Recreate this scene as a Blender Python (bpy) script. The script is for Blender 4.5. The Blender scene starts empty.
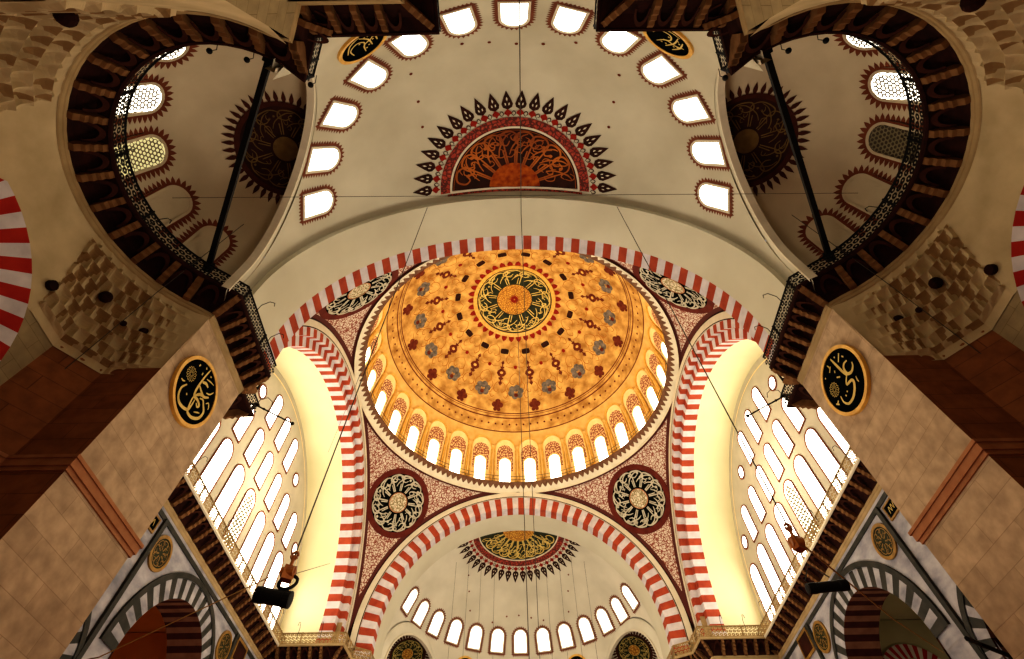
import bpy, math, random
from mathutils import Vector, Matrix
random.seed(7)
PI = math.pi
R_ = math.radians
col = bpy.context.scene.collection

# ------------------------------------------------------------------ materials
def newmat(name):
    m = bpy.data.materials.new(name); m.use_nodes = True
    nt = m.node_tree; b = nt.nodes['Principled BSDF']
    return m, nt, b
def N(nt, t, **kw):
    n = nt.nodes.new(t)
    for k, v in kw.items(): setattr(n, k, v)
    return n
def ramp(nt, stops, interp='LINEAR'):
    r = N(nt, 'ShaderNodeValToRGB'); cr = r.color_ramp; cr.interpolation = interp
    while len(cr.elements) < len(stops): cr.elements.new(0.5)
    for e, (p, c) in zip(cr.elements, stops): e.position = p; e.color = (*c, 1)
    return r
def coords(nt, scale=(1, 1, 1), rot=(0, 0, 0)):
    tc = N(nt, 'ShaderNodeTexCoord'); mp = N(nt, 'ShaderNodeMapping')
    mp.inputs['Scale'].default_value = scale; mp.inputs['Rotation'].default_value = rot
    nt.links.new(tc.outputs['Object'], mp.inputs['Vector']); return mp
def noisy(name, c1, c2, scale=1.5, rough=0.85, detail=5, bump=0.0, metal=0.0, spec=0.2, stretch=(1, 1, 1)):
    m, nt, b = newmat(name)
    mp = coords(nt, stretch)
    n = N(nt, 'ShaderNodeTexNoise'); n.inputs['Scale'].default_value = scale; n.inputs['Detail'].default_value = detail
    nt.links.new(mp.outputs[0], n.inputs['Vector'])
    r = ramp(nt, [(0.3, c1), (0.7, c2)])
    nt.links.new(n.outputs['Fac'], r.inputs[0]); nt.links.new(r.outputs[0], b.inputs['Base Color'])
    b.inputs['Roughness'].default_value = rough; b.inputs['Metallic'].default_value = metal
    b.inputs['Specular IOR Level'].default_value = spec
    if bump:
        bp = N(nt, 'ShaderNodeBump'); bp.inputs['Strength'].default_value = bump
        nt.links.new(n.outputs['Fac'], bp.inputs['Height']); nt.links.new(bp.outputs[0], b.inputs['Normal'])
    return m
def stone(name, c1, c2, mortar, axis, bw=1.1, bh=0.42, dirt=0.35, msize=0.012):
    # coursed ashlar; axis says which plane the wall lies in
    m, nt, b = newmat(name)
    tc = N(nt, 'ShaderNodeTexCoord'); sp = N(nt, 'ShaderNodeSeparateXYZ'); cb = N(nt, 'ShaderNodeCombineXYZ')
    nt.links.new(tc.outputs['Object'], sp.inputs[0])
    nt.links.new(sp.outputs['Y' if axis == 'x' else 'X'], cb.inputs[0]); nt.links.new(sp.outputs['Z'], cb.inputs[1])
    br = N(nt, 'ShaderNodeTexBrick'); br.inputs['Scale'].default_value = 1
    br.inputs['Brick Width'].default_value = bw; br.inputs['Row Height'].default_value = bh
    br.inputs['Mortar Size'].default_value = msize; br.inputs['Mortar Smooth'].default_value = 0.6
    br.inputs['Color1'].default_value = (*c1, 1); br.inputs['Color2'].default_value = (*c2, 1); br.inputs['Mortar'].default_value = (*mortar, 1)
    br.inputs['Bias'].default_value = -0.1
    nt.links.new(cb.outputs[0], br.inputs['Vector'])
    n = N(nt, 'ShaderNodeTexNoise'); n.inputs['Scale'].default_value = 2.6; n.inputs['Detail'].default_value = 9
    nt.links.new(tc.outputs['Object'], n.inputs['Vector'])
    r = ramp(nt, [(0.25, (1 - dirt, 1 - dirt * 1.1, 1 - dirt * 1.25)), (0.7, (1.08, 1.06, 1.0))])
    nt.links.new(n.outputs['Fac'], r.inputs[0])
    mx = N(nt, 'ShaderNodeMix', data_type='RGBA', blend_type='MULTIPLY'); mx.inputs[0].default_value = 1
    nt.links.new(br.outputs['Color'], mx.inputs[6]); nt.links.new(r.outputs[0], mx.inputs[7])
    nt.links.new(mx.outputs[2], b.inputs['Base Color']); b.inputs['Roughness'].default_value = 0.8
    b.inputs['Specular IOR Level'].default_value = 0.15
    bp = N(nt, 'ShaderNodeBump'); bp.inputs['Strength'].default_value = 0.25; bp.inputs['Distance'].default_value = 0.05
    nt.links.new(br.outputs['Fac'], bp.inputs['Height']); bp.invert = True
    nt.links.new(bp.outputs[0], b.inputs['Normal'])
    return m
def arabesque(name, ground, ink, scale=4.0, thr=0.09, ink2=None):
    m, nt, b = newmat(name)
    mp = coords(nt)
    nz = N(nt, 'ShaderNodeTexNoise'); nz.inputs['Scale'].default_value = scale * 0.8
    nt.links.new(mp.outputs[0], nz.inputs['Vector'])
    mix = N(nt, 'ShaderNodeMix', data_type='RGBA'); mix.inputs[0].default_value = 0.22
    nt.links.new(mp.outputs[0], mix.inputs[6]); nt.links.new(nz.outputs['Color'], mix.inputs[7])
    v = N(nt, 'ShaderNodeTexVoronoi', feature='DISTANCE_TO_EDGE'); v.inputs['Scale'].default_value = scale
    nt.links.new(mix.outputs[2], v.inputs['Vector'])
    v2 = N(nt, 'ShaderNodeTexVoronoi', feature='F1'); v2.inputs['Scale'].default_value = scale
    nt.links.new(mix.outputs[2], v2.inputs['Vector'])
    r1 = ramp(nt, [(thr, ink), (thr + 0.03, ground)])
    nt.links.new(v.outputs['Distance'], r1.inputs[0])
    r2 = ramp(nt, [(0.16, (1, 1, 1)), (0.2, (0, 0, 0))])
    nt.links.new(v2.outputs['Distance'], r2.inputs[0])
    mx = N(nt, 'ShaderNodeMix', data_type='RGBA')
    nt.links.new(r2.outputs[0], mx.inputs[0]); nt.links.new(r1.outputs[0], mx.inputs[6]); mx.inputs[7].default_value = (*(ink2 or ink), 1)
    nt.links.new(mx.outputs[2], b.inputs['Base Color']); b.inputs['Roughness'].default_value = 0.85
    return m, nt, b, mx
def emit(name, c, s):
    m, nt, b = newmat(name)
    b.inputs['Base Color'].default_value = (*c, 1); b.inputs['Emission Color'].default_value = (*c, 1)
    b.inputs['Emission Strength'].default_value = s; b.inputs['Roughness'].default_value = 0.3
    return m
def lattice_pane(name, c, s, dark, scale, rad=0.33):
    # bull's-eye glass: bright discs set in a dull plaster lattice
    m, nt, b = newmat(name)
    mp = coords(nt)
    v = N(nt, 'ShaderNodeTexVoronoi', feature='F1'); v.inputs['Scale'].default_value = scale; v.inputs['Randomness'].default_value = 0.25
    nt.links.new(mp.outputs[0], v.inputs['Vector'])
    r = ramp(nt, [(rad, (1, 1, 1)), (rad + 0.06, (0, 0, 0))]); nt.links.new(v.outputs['Distance'], r.inputs[0])
    mu = N(nt, 'ShaderNodeMath', operation='MULTIPLY'); mu.inputs[1].default_value = s
    nt.links.new(r.outputs[0], mu.inputs[0]); nt.links.new(mu.outputs[0], b.inputs['Emission Strength'])
    b.inputs['Emission Color'].default_value = (*c, 1); b.inputs['Base Color'].default_value = (*dark, 1)
    return m

M = {}
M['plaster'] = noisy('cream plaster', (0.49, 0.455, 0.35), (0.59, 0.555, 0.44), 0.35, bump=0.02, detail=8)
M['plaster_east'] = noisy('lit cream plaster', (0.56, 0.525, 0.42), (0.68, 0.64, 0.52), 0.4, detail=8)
M['plaster_dim'] = noisy('shaded plaster', (0.50, 0.42, 0.29), (0.62, 0.53, 0.38), 0.5, detail=8)  # slightly darker plaster copy, the exedra shade put into its colour
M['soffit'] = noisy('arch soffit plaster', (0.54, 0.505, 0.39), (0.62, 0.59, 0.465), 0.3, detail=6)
M['soffit_bright'] = noisy('lit cream soffit plaster', (0.72, 0.66, 0.42), (0.80, 0.74, 0.50), 0.25, detail=6)  # lighter soffit cream, window light on the side arches put into the colour
M['tympanum'] = noisy('window wall plaster', (0.46, 0.42, 0.33), (0.54, 0.49, 0.39), 0.8)
M['gold_paint'] = noisy('golden dome paint', (0.36, 0.18, 0.045), (0.78, 0.50, 0.17), 1.1, detail=9)
M['gold_band'] = noisy('amber drum paint', (0.64, 0.40, 0.12), (0.82, 0.56, 0.22), 1.2, detail=6)
M['gold'] = noisy('gilding', (0.55, 0.30, 0.05), (0.80, 0.50, 0.12), 3, rough=0.45, spec=0.5)
M['gold_dull'] = noisy('old gilding', (0.20, 0.11, 0.025), (0.34, 0.20, 0.05), 3, rough=0.5, spec=0.4)
M['gold_line'] = noisy('gilt lettering', (0.50, 0.36, 0.10), (0.72, 0.56, 0.20), 2, rough=0.5)
M['orange_line'] = noisy('orange gilt lettering', (0.16, 0.03, 0.008), (0.50, 0.16, 0.025), 0.45, rough=0.6)
M['gold_dim'] = noisy('dim gilding', (0.14, 0.085, 0.03), (0.22, 0.14, 0.05), 3)
M['ivory'] = noisy('ivory lettering', (0.36, 0.33, 0.25), (0.52, 0.48, 0.38), 2)
M['black'] = noisy('black painted field', (0.004, 0.005, 0.005), (0.009, 0.010, 0.008), 2, rough=0.9, spec=0.0)
M['green_black'] = noisy('dark green field', (0.012, 0.018, 0.010), (0.04, 0.045, 0.02), 2, rough=0.6)
M['maroon_black'] = noisy('dark brown red field', (0.02, 0.006, 0.003), (0.05, 0.012, 0.006), 1.5, rough=0.7)
M['maroon'] = noisy('maroon paint', (0.10, 0.018, 0.012), (0.15, 0.03, 0.02), 2)
M['red'] = noisy('red ochre stone', (0.30, 0.055, 0.03), (0.44, 0.095, 0.045), 1.6)
M['white'] = noisy('pale stone', (0.50, 0.46, 0.47), (0.66, 0.61, 0.61), 1.6)
M['red_deep'] = noisy('deep red stone', (0.33, 0.02, 0.015), (0.42, 0.035, 0.02), 1.6)
M['moulding'] = noisy('cream moulding', (0.60, 0.54, 0.42), (0.70, 0.64, 0.50), 1.2)
M['moulding_dim'] = noisy('tan stone moulding', (0.34, 0.25, 0.13), (0.44, 0.33, 0.18), 1.2)
M['wood'] = noisy('dark maroon niches', (0.020, 0.006, 0.004), (0.045, 0.012, 0.007), 2.5)
M['bracket'] = noisy('tan stone brackets', (0.15, 0.075, 0.030), (0.25, 0.135, 0.058), 3, bump=0.1)
M['iron'] = noisy('black iron', (0.006, 0.006, 0.006), (0.014, 0.013, 0.012), 4, rough=0.6)
M['rail_lit'] = noisy('sunlit pierced metal', (0.24, 0.16, 0.07), (0.40, 0.28, 0.13), 4, rough=0.6)  # golden light from the side windows put into the railing colour
M['cable'] = noisy('steel cable', (0.06, 0.05, 0.04), (0.09, 0.08, 0.06), 4, rough=0.6)
M['cord'] = noisy('tan rope', (0.35, 0.22, 0.08), (0.48, 0.32, 0.12), 4, rough=0.8)
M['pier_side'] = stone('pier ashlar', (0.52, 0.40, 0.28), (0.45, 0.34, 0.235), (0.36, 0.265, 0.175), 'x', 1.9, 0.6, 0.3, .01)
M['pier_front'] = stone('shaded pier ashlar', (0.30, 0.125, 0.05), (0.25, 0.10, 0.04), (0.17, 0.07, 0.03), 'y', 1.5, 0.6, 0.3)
M['band_red'] = noisy('red stone band', (0.34, 0.15, 0.07), (0.44, 0.22, 0.11), 2)
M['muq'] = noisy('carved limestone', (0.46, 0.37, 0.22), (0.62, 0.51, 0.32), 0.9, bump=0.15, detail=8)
M['muq_shade'] = noisy('painted shade in carved hollows', (0.29, 0.185, 0.085), (0.38, 0.26, 0.13), 1.5)  # brown tone painted in as the shading of the carved cells
M['muq_wall'] = stone('limestone wall', (0.38, 0.31, 0.19), (0.34, 0.275, 0.165), (0.26, 0.20, 0.11), 'x', 1.0, 0.45, 0.2)
M['marble'] = noisy('veined grey white marble', (0.20, 0.20, 0.23), (0.46, 0.44, 0.45), 0.9, rough=0.5, detail=9, stretch=(1, 1, 2.2))
M['marble_dark'] = noisy('dark grey marble', (0.028, 0.030, 0.026), (0.055, 0.052, 0.045), 2, rough=0.5)
M['porphyry'] = noisy('dark porphyry stripe', (0.035, 0.008, 0.006), (0.06, 0.015, 0.01), 2)
M['aisle'] = noisy('dim aisle plaster', (0.46, 0.19, 0.05), (0.58, 0.26, 0.08), 0.4)
M['aisle_pale'] = noisy('pale aisle plaster', (0.38, 0.36, 0.24), (0.46, 0.43, 0.30), 0.4)
M['grey_paint'] = noisy('blue grey flower paint', (0.10, 0.085, 0.07), (0.26, 0.22, 0.18), 3)
M['brown_paint'] = noisy('brown flower paint', (0.12, 0.02, 0.012), (0.20, 0.05, 0.02), 3)
M['red_paint'] = noisy('crimson paint', (0.22, 0.012, 0.008), (0.32, 0.03, 0.015), 3)
M['pale_gold'] = noisy('pale niche paint', (0.88, 0.66, 0.30), (0.95, 0.76, 0.42), 2)
M['sun_disc'] = noisy('red gilt centre', (0.20, 0.025, 0.005), (0.45, 0.12, 0.015), 3, detail=9)
M['speaker'] = noisy('black plastic', (0.006, 0.005, 0.005), (0.012, 0.011, 0.01), 4, rough=0.5)
M['amber_glass'] = noisy('amber brown block', (0.22, 0.06, 0.01), (0.42, 0.15, 0.03), 6, rough=0.3, spec=0.6)
M['carpet'] = noisy('red carpet', (0.20, 0.03, 0.02), (0.30, 0.06, 0.03), 1.5)
M['outline'] = noisy('brown window outline', (0.17, 0.06, 0.035), (0.24, 0.09, 0.05), 2)
M['pane'] = emit('daylit glass', (1.0, 0.97, 0.90), 3.5)
M['pane_side'] = emit('bright side daylit glass', (1.0, 0.95, 0.82), 4.5)
M['pane_dome'] = emit('warm daylit glass', (1.0, 0.93, 0.74), 5.0)
M['grille'] = noisy('plaster grille', (0.22, 0.19, 0.11), (0.28, 0.24, 0.15), 3)
M['ex_bright'] = emit('grilled daylit glass', (1, .97, .88), 2.2); M['ex_dull'] = emit('dull grilled glass', (.62, .56, .30), .8); M['ex_dark'] = emit('dark grilled glass', (.05, .03, .015), .1)
M['pane_lat'] = lattice_pane('bullseye glass', (1, 0.97, 0.86), 3.5, (0.30, 0.26, 0.16), 5.5, 0.42)
M['pane_dull'] = lattice_pane('dull bullseye glass', (1, 0.85, 0.5), 0.75, (0.28, 0.24, 0.12), 5.5, 0.42)
M['pane_dark'] = lattice_pane('unlit bullseye glass', (1, 0.9, 0.6), 0.25, (0.05, 0.02, 0.01), 5.0, 0.40)
M['pane_grid'] = lattice_pane('pierced side glass', (1, 0.96, 0.86), 4.0, (0.55, 0.45, 0.25), 4.5, 0.42)
M['leaf_red'] = noisy('dull red leaves', (0.16, 0.045, 0.022), (0.22, 0.07, 0.035), 2)
M['spiky_maroon'] = noisy('faded dark maroon', (0.055, 0.016, 0.008), (0.09, 0.026, 0.014), 2)
M['pend'] = None
mA, ntA, bA, mxA = arabesque('pendentive arabesque', (0.60, 0.52, 0.42), (0.24, 0.07, 0.045), 5.2, 0.085, (0.24, 0.06, 0.035))
# borders painted along the edges (the UV map stores the distances to the edges)
uvn = N(ntA, 'ShaderNodeUVMap'); spx = N(ntA, 'ShaderNodeSeparateXYZ'); mn = N(ntA, 'ShaderNodeMath', operation='MINIMUM')
ntA.links.new(uvn.outputs[0], spx.inputs[0]); ntA.links.new(spx.outputs[0], mn.inputs[0]); ntA.links.new(spx.outputs[1], mn.inputs[1])
rb = ramp(ntA, [(0.0, (1, 1, 1)), (0.36, (0, 0, 0))], 'CONSTANT'); ntA.links.new(mn.outputs[0], rb.inputs[0])
mxb = N(ntA, 'ShaderNodeMix', data_type='RGBA'); ntA.links.new(rb.outputs[0], mxb.inputs[0])
ntA.links.new(mxA.outputs[2], mxb.inputs[6]); mxb.inputs[7].default_value = (0.10, 0.02, 0.014, 1)
ntA.links.new(mxb.outputs[2], bA.inputs['Base Color']); M['pend'] = mA
M['lunette'] = arabesque('maroon lunette scrolls', (0.85, 0.60, 0.30), (0.30, 0.09, 0.05), 4.5, 0.12, (0.28, 0.05, 0.04))[0]
M['band_pat'] = arabesque('painted frieze', (0.34, 0.05, 0.03), (0.10, 0.02, 0.012), 5.0, 0.10, (0.45, 0.12, 0.06))[0]
M['gold_centre'] = arabesque('gilt centre scrolls', (0.62, 0.34, 0.06), (0.30, 0.12, 0.015), 6.0, 0.09, (0.75, 0.45, 0.1))[0]
M['ivory_centre'] = arabesque('ivory centre scrolls', (0.60, 0.54, 0.40), (0.25, 0.20, 0.10), 5.0, 0.10, (0.42, 0.16, 0.08))[0]

# ------------------------------------------------------------------ mesh builder
class MB:
    def __init__(s, T=None): s.v = []; s.f = []; s.m = []; s.T = T; s.uv = None
    def pt(s, p):
        if s.T: p = s.T(p)
        s.v.append((p[0], p[1], p[2])); return len(s.v) - 1
    def poly(s, pts, mi=0):
        s.f.append([s.pt(p) for p in pts]); s.m.append(mi)
    def grid(s, fn, nu, nv, mi=0, skip=None):
        b = len(s.v)
        for i in range(nu + 1):
            for j in range(nv + 1): s.pt(fn(i / nu, j / nv))
        for i in range(nu):
            for j in range(nv):
                if skip and skip(i, j): continue
                a = b + i * (nv + 1) + j
                s.f.append([a, a + nv + 1, a + nv + 2, a + 1]); s.m.append(mi(i, j) if callable(mi) else mi)
    def box(s, c, h, mi=0, rz=0, ax=None):
        # centre, half sizes
        ca, sa = math.cos(rz), math.sin(rz); P = []
        for dx in (-1, 1):
            for dy in (-1, 1):
                for dz in (-1, 1):
                    x, y, z = dx * h[0], dy * h[1], dz * h[2]
                    if ax: q = Vector(ax[0]) * x + Vector(ax[1]) * y + Vector(ax[2]) * z; P.append((c[0] + q.x, c[1] + q.y, c[2] + q.z))
                    else: P.append((c[0] + x * ca - y * sa, c[1] + x * sa + y * ca, c[2] + z))
        b = [s.pt(p) for p in P]
        for q in ((0, 1, 3, 2), (4, 6, 7, 5), (0, 4, 5, 1), (2, 3, 7, 6), (0, 2, 6, 4), (1, 5, 7, 3)):
            s.f.append([b[k] for k in q]); s.m.append(mi)
    def tube(s, pts, r, n=6, mi=0, closed=False):
        pts = [Vector(p) for p in pts]; k = len(pts); rings = []
        rr = r if isinstance(r, (list, tuple)) else [r] * k
        for i, p in enumerate(pts):
            if closed: d = pts[(i + 1) % k] - pts[i - 1]
            else: d = pts[min(i + 1, k - 1)] - pts[max(i - 1, 0)]
            if d.length < 1e-9: d = Vector((0, 0, 1))
            d.normalize(); a = d.cross(Vector((0, 0, 1)))
            if a.length < 1e-3: a = d.cross(Vector((1, 0, 0)))
            a.normalize(); b2 = d.cross(a)
            rings.append([s.pt(p + a * (rr[i] * math.cos(2 * PI * t / n)) + b2 * (rr[i] * math.sin(2 * PI * t / n))) for t in range(n)])
        for i in range(k if closed else k - 1):
            A, B = rings[i], rings[(i + 1) % k]
            for t in range(n): s.f.append([A[t], A[(t + 1) % n], B[(t + 1) % n], B[t]]); s.m.append(mi)
        if not closed:
            s.f.append(list(reversed(rings[0]))); s.m.append(mi); s.f.append(rings[-1]); s.m.append(mi)
    def ball(s, c, r, n=10, mi=0, sz=1):
        s.grid(lambda a, b: (c[0] + r * math.sin(PI * b) * math.cos(2 * PI * a), c[1] + r * math.sin(PI * b) * math.sin(2 * PI * a), c[2] + sz * r * math.cos(PI * b)), n, n // 2 + 1, mi)
    # ---- shapes on a surface map S(u,v,h)
    def disc(s, S, cu, cv, r0, r1, h, mi=0, a0=0, a1=2 * PI, n=48, nr=None, mfn=None):
        nr = nr or max(1, int((r1 - r0) / 0.5))
        s.grid(lambda a, b: S(cu + (r0 + (r1 - r0) * b) * math.cos(a0 + (a1 - a0) * a), cv + (r0 + (r1 - r0) * b) * math.sin(a0 + (a1 - a0) * a), h), n, nr, mfn or mi)
    def ringwall(s, S, cu, cv, r, h0, h1, mi=0, a0=0, a1=2 * PI, n=48):
        s.grid(lambda a, b: S(cu + r * math.cos(a0 + (a1 - a0) * a), cv + r * math.sin(a0 + (a1 - a0) * a), h0 + (h1 - h0) * b), n, 1, mi)
    def shape(s, S, pts, h, mi=0, thick=0):
        c = (sum(p[0] for p in pts) / len(pts), sum(p[1] for p in pts) / len(pts))
        ext = max(math.hypot(p[0] - c[0], p[1] - c[1]) for p in pts); nr = max(1, int(ext / .35)); cc = s.pt(S(c[0], c[1], h)); prev = None
        if ext > .8:   # long straight edges follow the curved ground too
            q = []
            for i, p in enumerate(pts):
                e = pts[(i + 1) % len(pts)]; L = math.dist(p, e); k = max(1, int(L / .35)); q += [(p[0] + (e[0] - p[0]) * t / k, p[1] + (e[1] - p[1]) * t / k) for t in range(k)]
            pts = q
        for r in range(1, nr + 1):
            b = [s.pt(S(c[0] + (p[0] - c[0]) * r / nr, c[1] + (p[1] - c[1]) * r / nr, h)) for p in pts]
            for i in range(len(b)):
                j = (i + 1) % len(b); s.f.append([cc, b[i], b[j]] if prev is None else [prev[i], b[i], b[j], prev[j]]); s.m.append(mi)
            prev = b
        if thick:
            d = [s.pt(S(p[0], p[1], h - thick)) for p in pts]
            for i in range(len(b)): j = (i + 1) % len(b); s.f.append([b[i], b[j], d[j], d[i]]); s.m.append(mi)
    def band(s, S, inner, outer, h, mi=0, h_in=None, h_base=0):
        # strip between two outlines (open lists), raised h with walls
        b1 = [s.pt(S(p[0], p[1], h)) for p in inner]; b2 = [s.pt(S(p[0], p[1], h)) for p in outer]
        c1 = [s.pt(S(p[0], p[1], h_base)) for p in inner]; c2 = [s.pt(S(p[0], p[1], h_base)) for p in outer]
        for i in range(len(b1) - 1):
            s.f.append([b1[i], b1[i + 1], b2[i + 1], b2[i]]); s.m.append(mi)
            s.f.append([b1[i], b1[i + 1], c1[i + 1], c1[i]]); s.m.append(mi)
            s.f.append([b2[i], b2[i + 1], c2[i + 1], c2[i]]); s.m.append(mi)
    def ribbon(s, S, pts, w, h, mi=0, sub=4, taper=True):
        P = catmull(pts, sub); k = len(P); prev = None
        for i in range(k):
            a = P[max(i - 1, 0)]; b = P[min(i + 1, k - 1)]
            dx, dy = b[0] - a[0], b[1] - a[1]; L = math.hypot(dx, dy) or 1
            ww = w * (0.45 + 0.55 * math.sin(PI * min(1, max(0, (i + 0.6) / k)))) if taper else w
            nx, ny = -dy / L * ww / 2, dx / L * ww / 2
            cur = (s.pt(S(P[i][0] + nx, P[i][1] + ny, h)), s.pt(S(P[i][0] - nx, P[i][1] - ny, h)))
            if prev: s.f.append([prev[0], prev[1], cur[1], cur[0]]); s.m.append(mi)
            prev = cur
    def build(s, name, mats, parent=None, smooth=False, kind=None):
        me = bpy.data.meshes.new(name)
        me.from_pydata(s.v, [], s.f)
        if not isinstance(mats, (list, tuple)): mats = [mats]
        for m in mats: me.materials.append(M[m] if isinstance(m, str) else m)
        me.polygons.foreach_set('material_index', s.m)
        if smooth: me.polygons.foreach_set('use_smooth', [True] * len(s.f))
        me.update()
        o = bpy.data.objects.new(name, me); col.objects.link(o)
        if parent: o.parent = parent
        if kind: o['kind'] = kind
        return o
def catmull(pts, sub):
    if len(pts) < 3: return list(pts)
    P = [pts[0]] + list(pts) + [pts[-1]]; out = []
    for i in range(1, len(P) - 2):
        for k in range(sub):
            t = k / sub
            out.append(tuple(0.5 * (2 * P[i][d] + (P[i + 1][d] - P[i - 1][d]) * t + (2 * P[i - 1][d] - 5 * P[i][d] + 4 * P[i + 1][d] - P[i + 2][d]) * t * t + (3 * P[i][d] - P[i - 1][d] - 3 * P[i + 1][d] + P[i + 2][d]) * t ** 3) for d in (0, 1)))
    out.append(pts[-1]); return out
def tag(o, label, cat, group=None, kind=None):
    if label: o['label'] = label
    if cat: o['category'] = cat
    if group: o['group'] = group
    if kind: o['kind'] = kind
    return o
def empty(name, loc=(0, 0, 0), label=None, cat=None, group=None, kind=None):
    o = bpy.data.objects.new(name, None); col.objects.link(o); o.empty_display_size = 0.3; o.location = loc
    return tag(o, label, cat, group, kind)
def copy_tree(o, parent=None, rz=None):
    c = o.copy(); col.objects.link(c); c.parent = parent
    for ch in list(o.children): copy_tree(ch, c)
    if rz is not None: c.rotation_euler = (0, 0, rz)
    return c
def smap(c, R, az, pol):
    # az from +y toward +x; v grows with the polar angle, u to the side
    n = Vector((math.sin(pol) * math.sin(az), math.sin(pol) * math.cos(az), math.cos(pol)))
    tv = Vector((math.cos(pol) * math.sin(az), math.cos(pol) * math.cos(az), -math.sin(pol)))
    tu = n.cross(tv); c = Vector(c)
    def S(u, v, h):
        rho = math.hypot(u, v); a = rho / R
        if rho < 1e-9: d = n
        else: d = n * math.cos(a) + (tu * (u / rho) + tv * (v / rho)) * math.sin(a)
        return c + d * (R - h)
    return S
def pmap(o, ux, vx, nx):
    o, ux, vx, nx = Vector(o), Vector(ux), Vector(vx), Vector(nx)
    return lambda u, v, h: o + ux * u + vx * v + nx * h
def archpts(w, v0, v1, n=12, pt=0.0):
    # outline of a round headed opening: half width w, sill v0, top v1 (v axis upward), starting at the lower left
    sp = v1 - w * (1 + pt); out = [(-w, v0)]
    for i in range(n + 1):
        a = PI - PI * i / n
        out.append((w * math.cos(a), sp + w * (1 + pt) * math.sin(a)))
    out.append((w, v0)); return out

# lettering of the two pier roundels, as strokes in metres on the wall (along the wall, up)
STROKES = {"L":[[[-0.6,-0.29],[-0.71,-0.59],[-0.61,-0.86],[-0.4,-0.99],[-0.1,-0.96],[0.18,-0.79],[0.2,-0.55],[0.16,-0.28]],[[-0.13,1.15],[-0.15,0.72],[-0.13,0.28],[-0.07,-0.07],[0.04,-0.22],[0.27,-0.16],[0.51,-0.21],[0.46,-0.34],[0.31,-0.28]],[[-0.08,0.25],[0.22,0.19],[0.44,0.2],[0.67,0.42]],[[-0.08,0.46],[0.1,0.6],[0.32,0.61]],[[0.31,-0.03],[0.49,0.08],[0.68,-0.02],[0.9,-0.18],[0.87,-0.52],[0.56,-0.81],[0.26,-0.87],[0.15,-0.76],[0.03,-0.44],[0.01,-0.18]],[[0.03,-0.19],[0.19,0.06],[0.44,0.2]],[[-0.01,0.73],[0.22,0.85],[0.49,0.94]],[[0.4,0.39],[0.6,0.53],[0.71,0.77]],[[0.72,0.12],[0.82,0.26],[0.95,0.19],[1.0,0.08]],[[-0.38,-0.51],[-0.31,-0.56]],[[-0.4,0.98],[-0.33,0.93]],[[0.38,-0.23],[0.5,-0.26]],[[-1.01,-0.43],[-0.9,-0.42],[-0.8,-0.34]],[[-0.72,0.74],[-0.74,0.63]],[[-0.38,0.67],[-0.36,0.55]],[[0.03,0.95],[0.11,0.98]],[[0.45,-0.63],[0.61,-0.49],[0.73,-0.4]]],"R":[[[-0.8,0.19],[-0.59,0.25],[-0.43,0.15],[-0.4,-0.11],[-0.61,-0.25],[-0.83,-0.19],[-0.92,-0.06]],[[-0.25,1.0],[-0.27,0.58],[-0.29,0.15],[-0.33,-0.15]],[[-0.3,-0.12],[-0.1,-0.22],[-0.05,-0.32],[-0.34,-0.42],[-0.36,-0.57],[-0.13,-0.75],[0.19,-0.84],[0.51,-0.77],[0.65,-0.53],[0.59,-0.27]],[[0.17,-0.43],[0.18,-0.5]],[[0.35,-0.46],[0.35,-0.54]],[[0.1,1.02],[0.07,0.91],[0.09,0.82]],[[-0.01,0.83],[0.23,0.73]],[[-0.04,0.54],[0.02,0.46]],[[-0.77,0.7],[-0.46,0.52]],[[-0.77,0.5],[-0.82,0.39]],[[-0.47,0.85],[-0.49,0.78]],[[0.1,0.28],[-0.05,0.13]],[[0.59,0.83],[0.57,0.77]],[[-0.64,-0.55],[-0.58,-0.67],[-0.57,-0.79]],[[0.79,-0.29],[0.94,-0.32]],[[1.0,-0.26],[0.87,-0.42]]]}

# ------------------------------------------------------------------ dimensions
A = 13.15            # face of the four great arches
ZC = 20.6            # their springing
RI, RO, RM = 11.1, 12.3, 12.94
ZCOR, ZDECK, ZRAIL = 17.75, 18.55, 19.4
RS = math.hypot(A, RM)

# ================================================================== MAIN DOME
DC, DR = (0, 0, 35.05), 13.1
dome = MB()
def dome_pt(az, pol, h=0):
    p = R_(pol)
    if pol <= 90: return (math.sin(az) * math.sin(p) * (DR - h), math.cos(az) * math.sin(p) * (DR - h), DC[2] + math.cos(p) * (DR - h))
    return (math.sin(az) * (DR - h), math.cos(az) * (DR - h), DC[2] - R_(pol - 90) * DR)
dome.grid(lambda a, b: dome_pt(a * 2 * PI, 0.01 + 66 * b), 96, 24)
dome.grid(lambda a, b: dome_pt(a * 2 * PI, 66 + 30.5 * b), 128, 12, 1)
dome_o = dome.build('ceiling', ['gold_paint', 'gold_band'], smooth=True)
tag(dome_o, 'great golden painted main dome above the square bay', 'dome', kind='structure')
def dome_motif(name, fn, count, az0, pol, mats, skew=0):
    b = MB()
    for k in range(count):
        S = smap(DC, DR, az0 + 2 * PI * k / count, R_(pol)); fn(b, S)
    return b.build(name, mats, dome_o)
def m_oval(b, S): b.shape(S, [(-.40, .26), (-.46, 0), (-.40, -.26), (0, -.3), (.40, -.26), (.46, 0), (.40, .26), (0, .3)], 0.035, 0)
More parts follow.
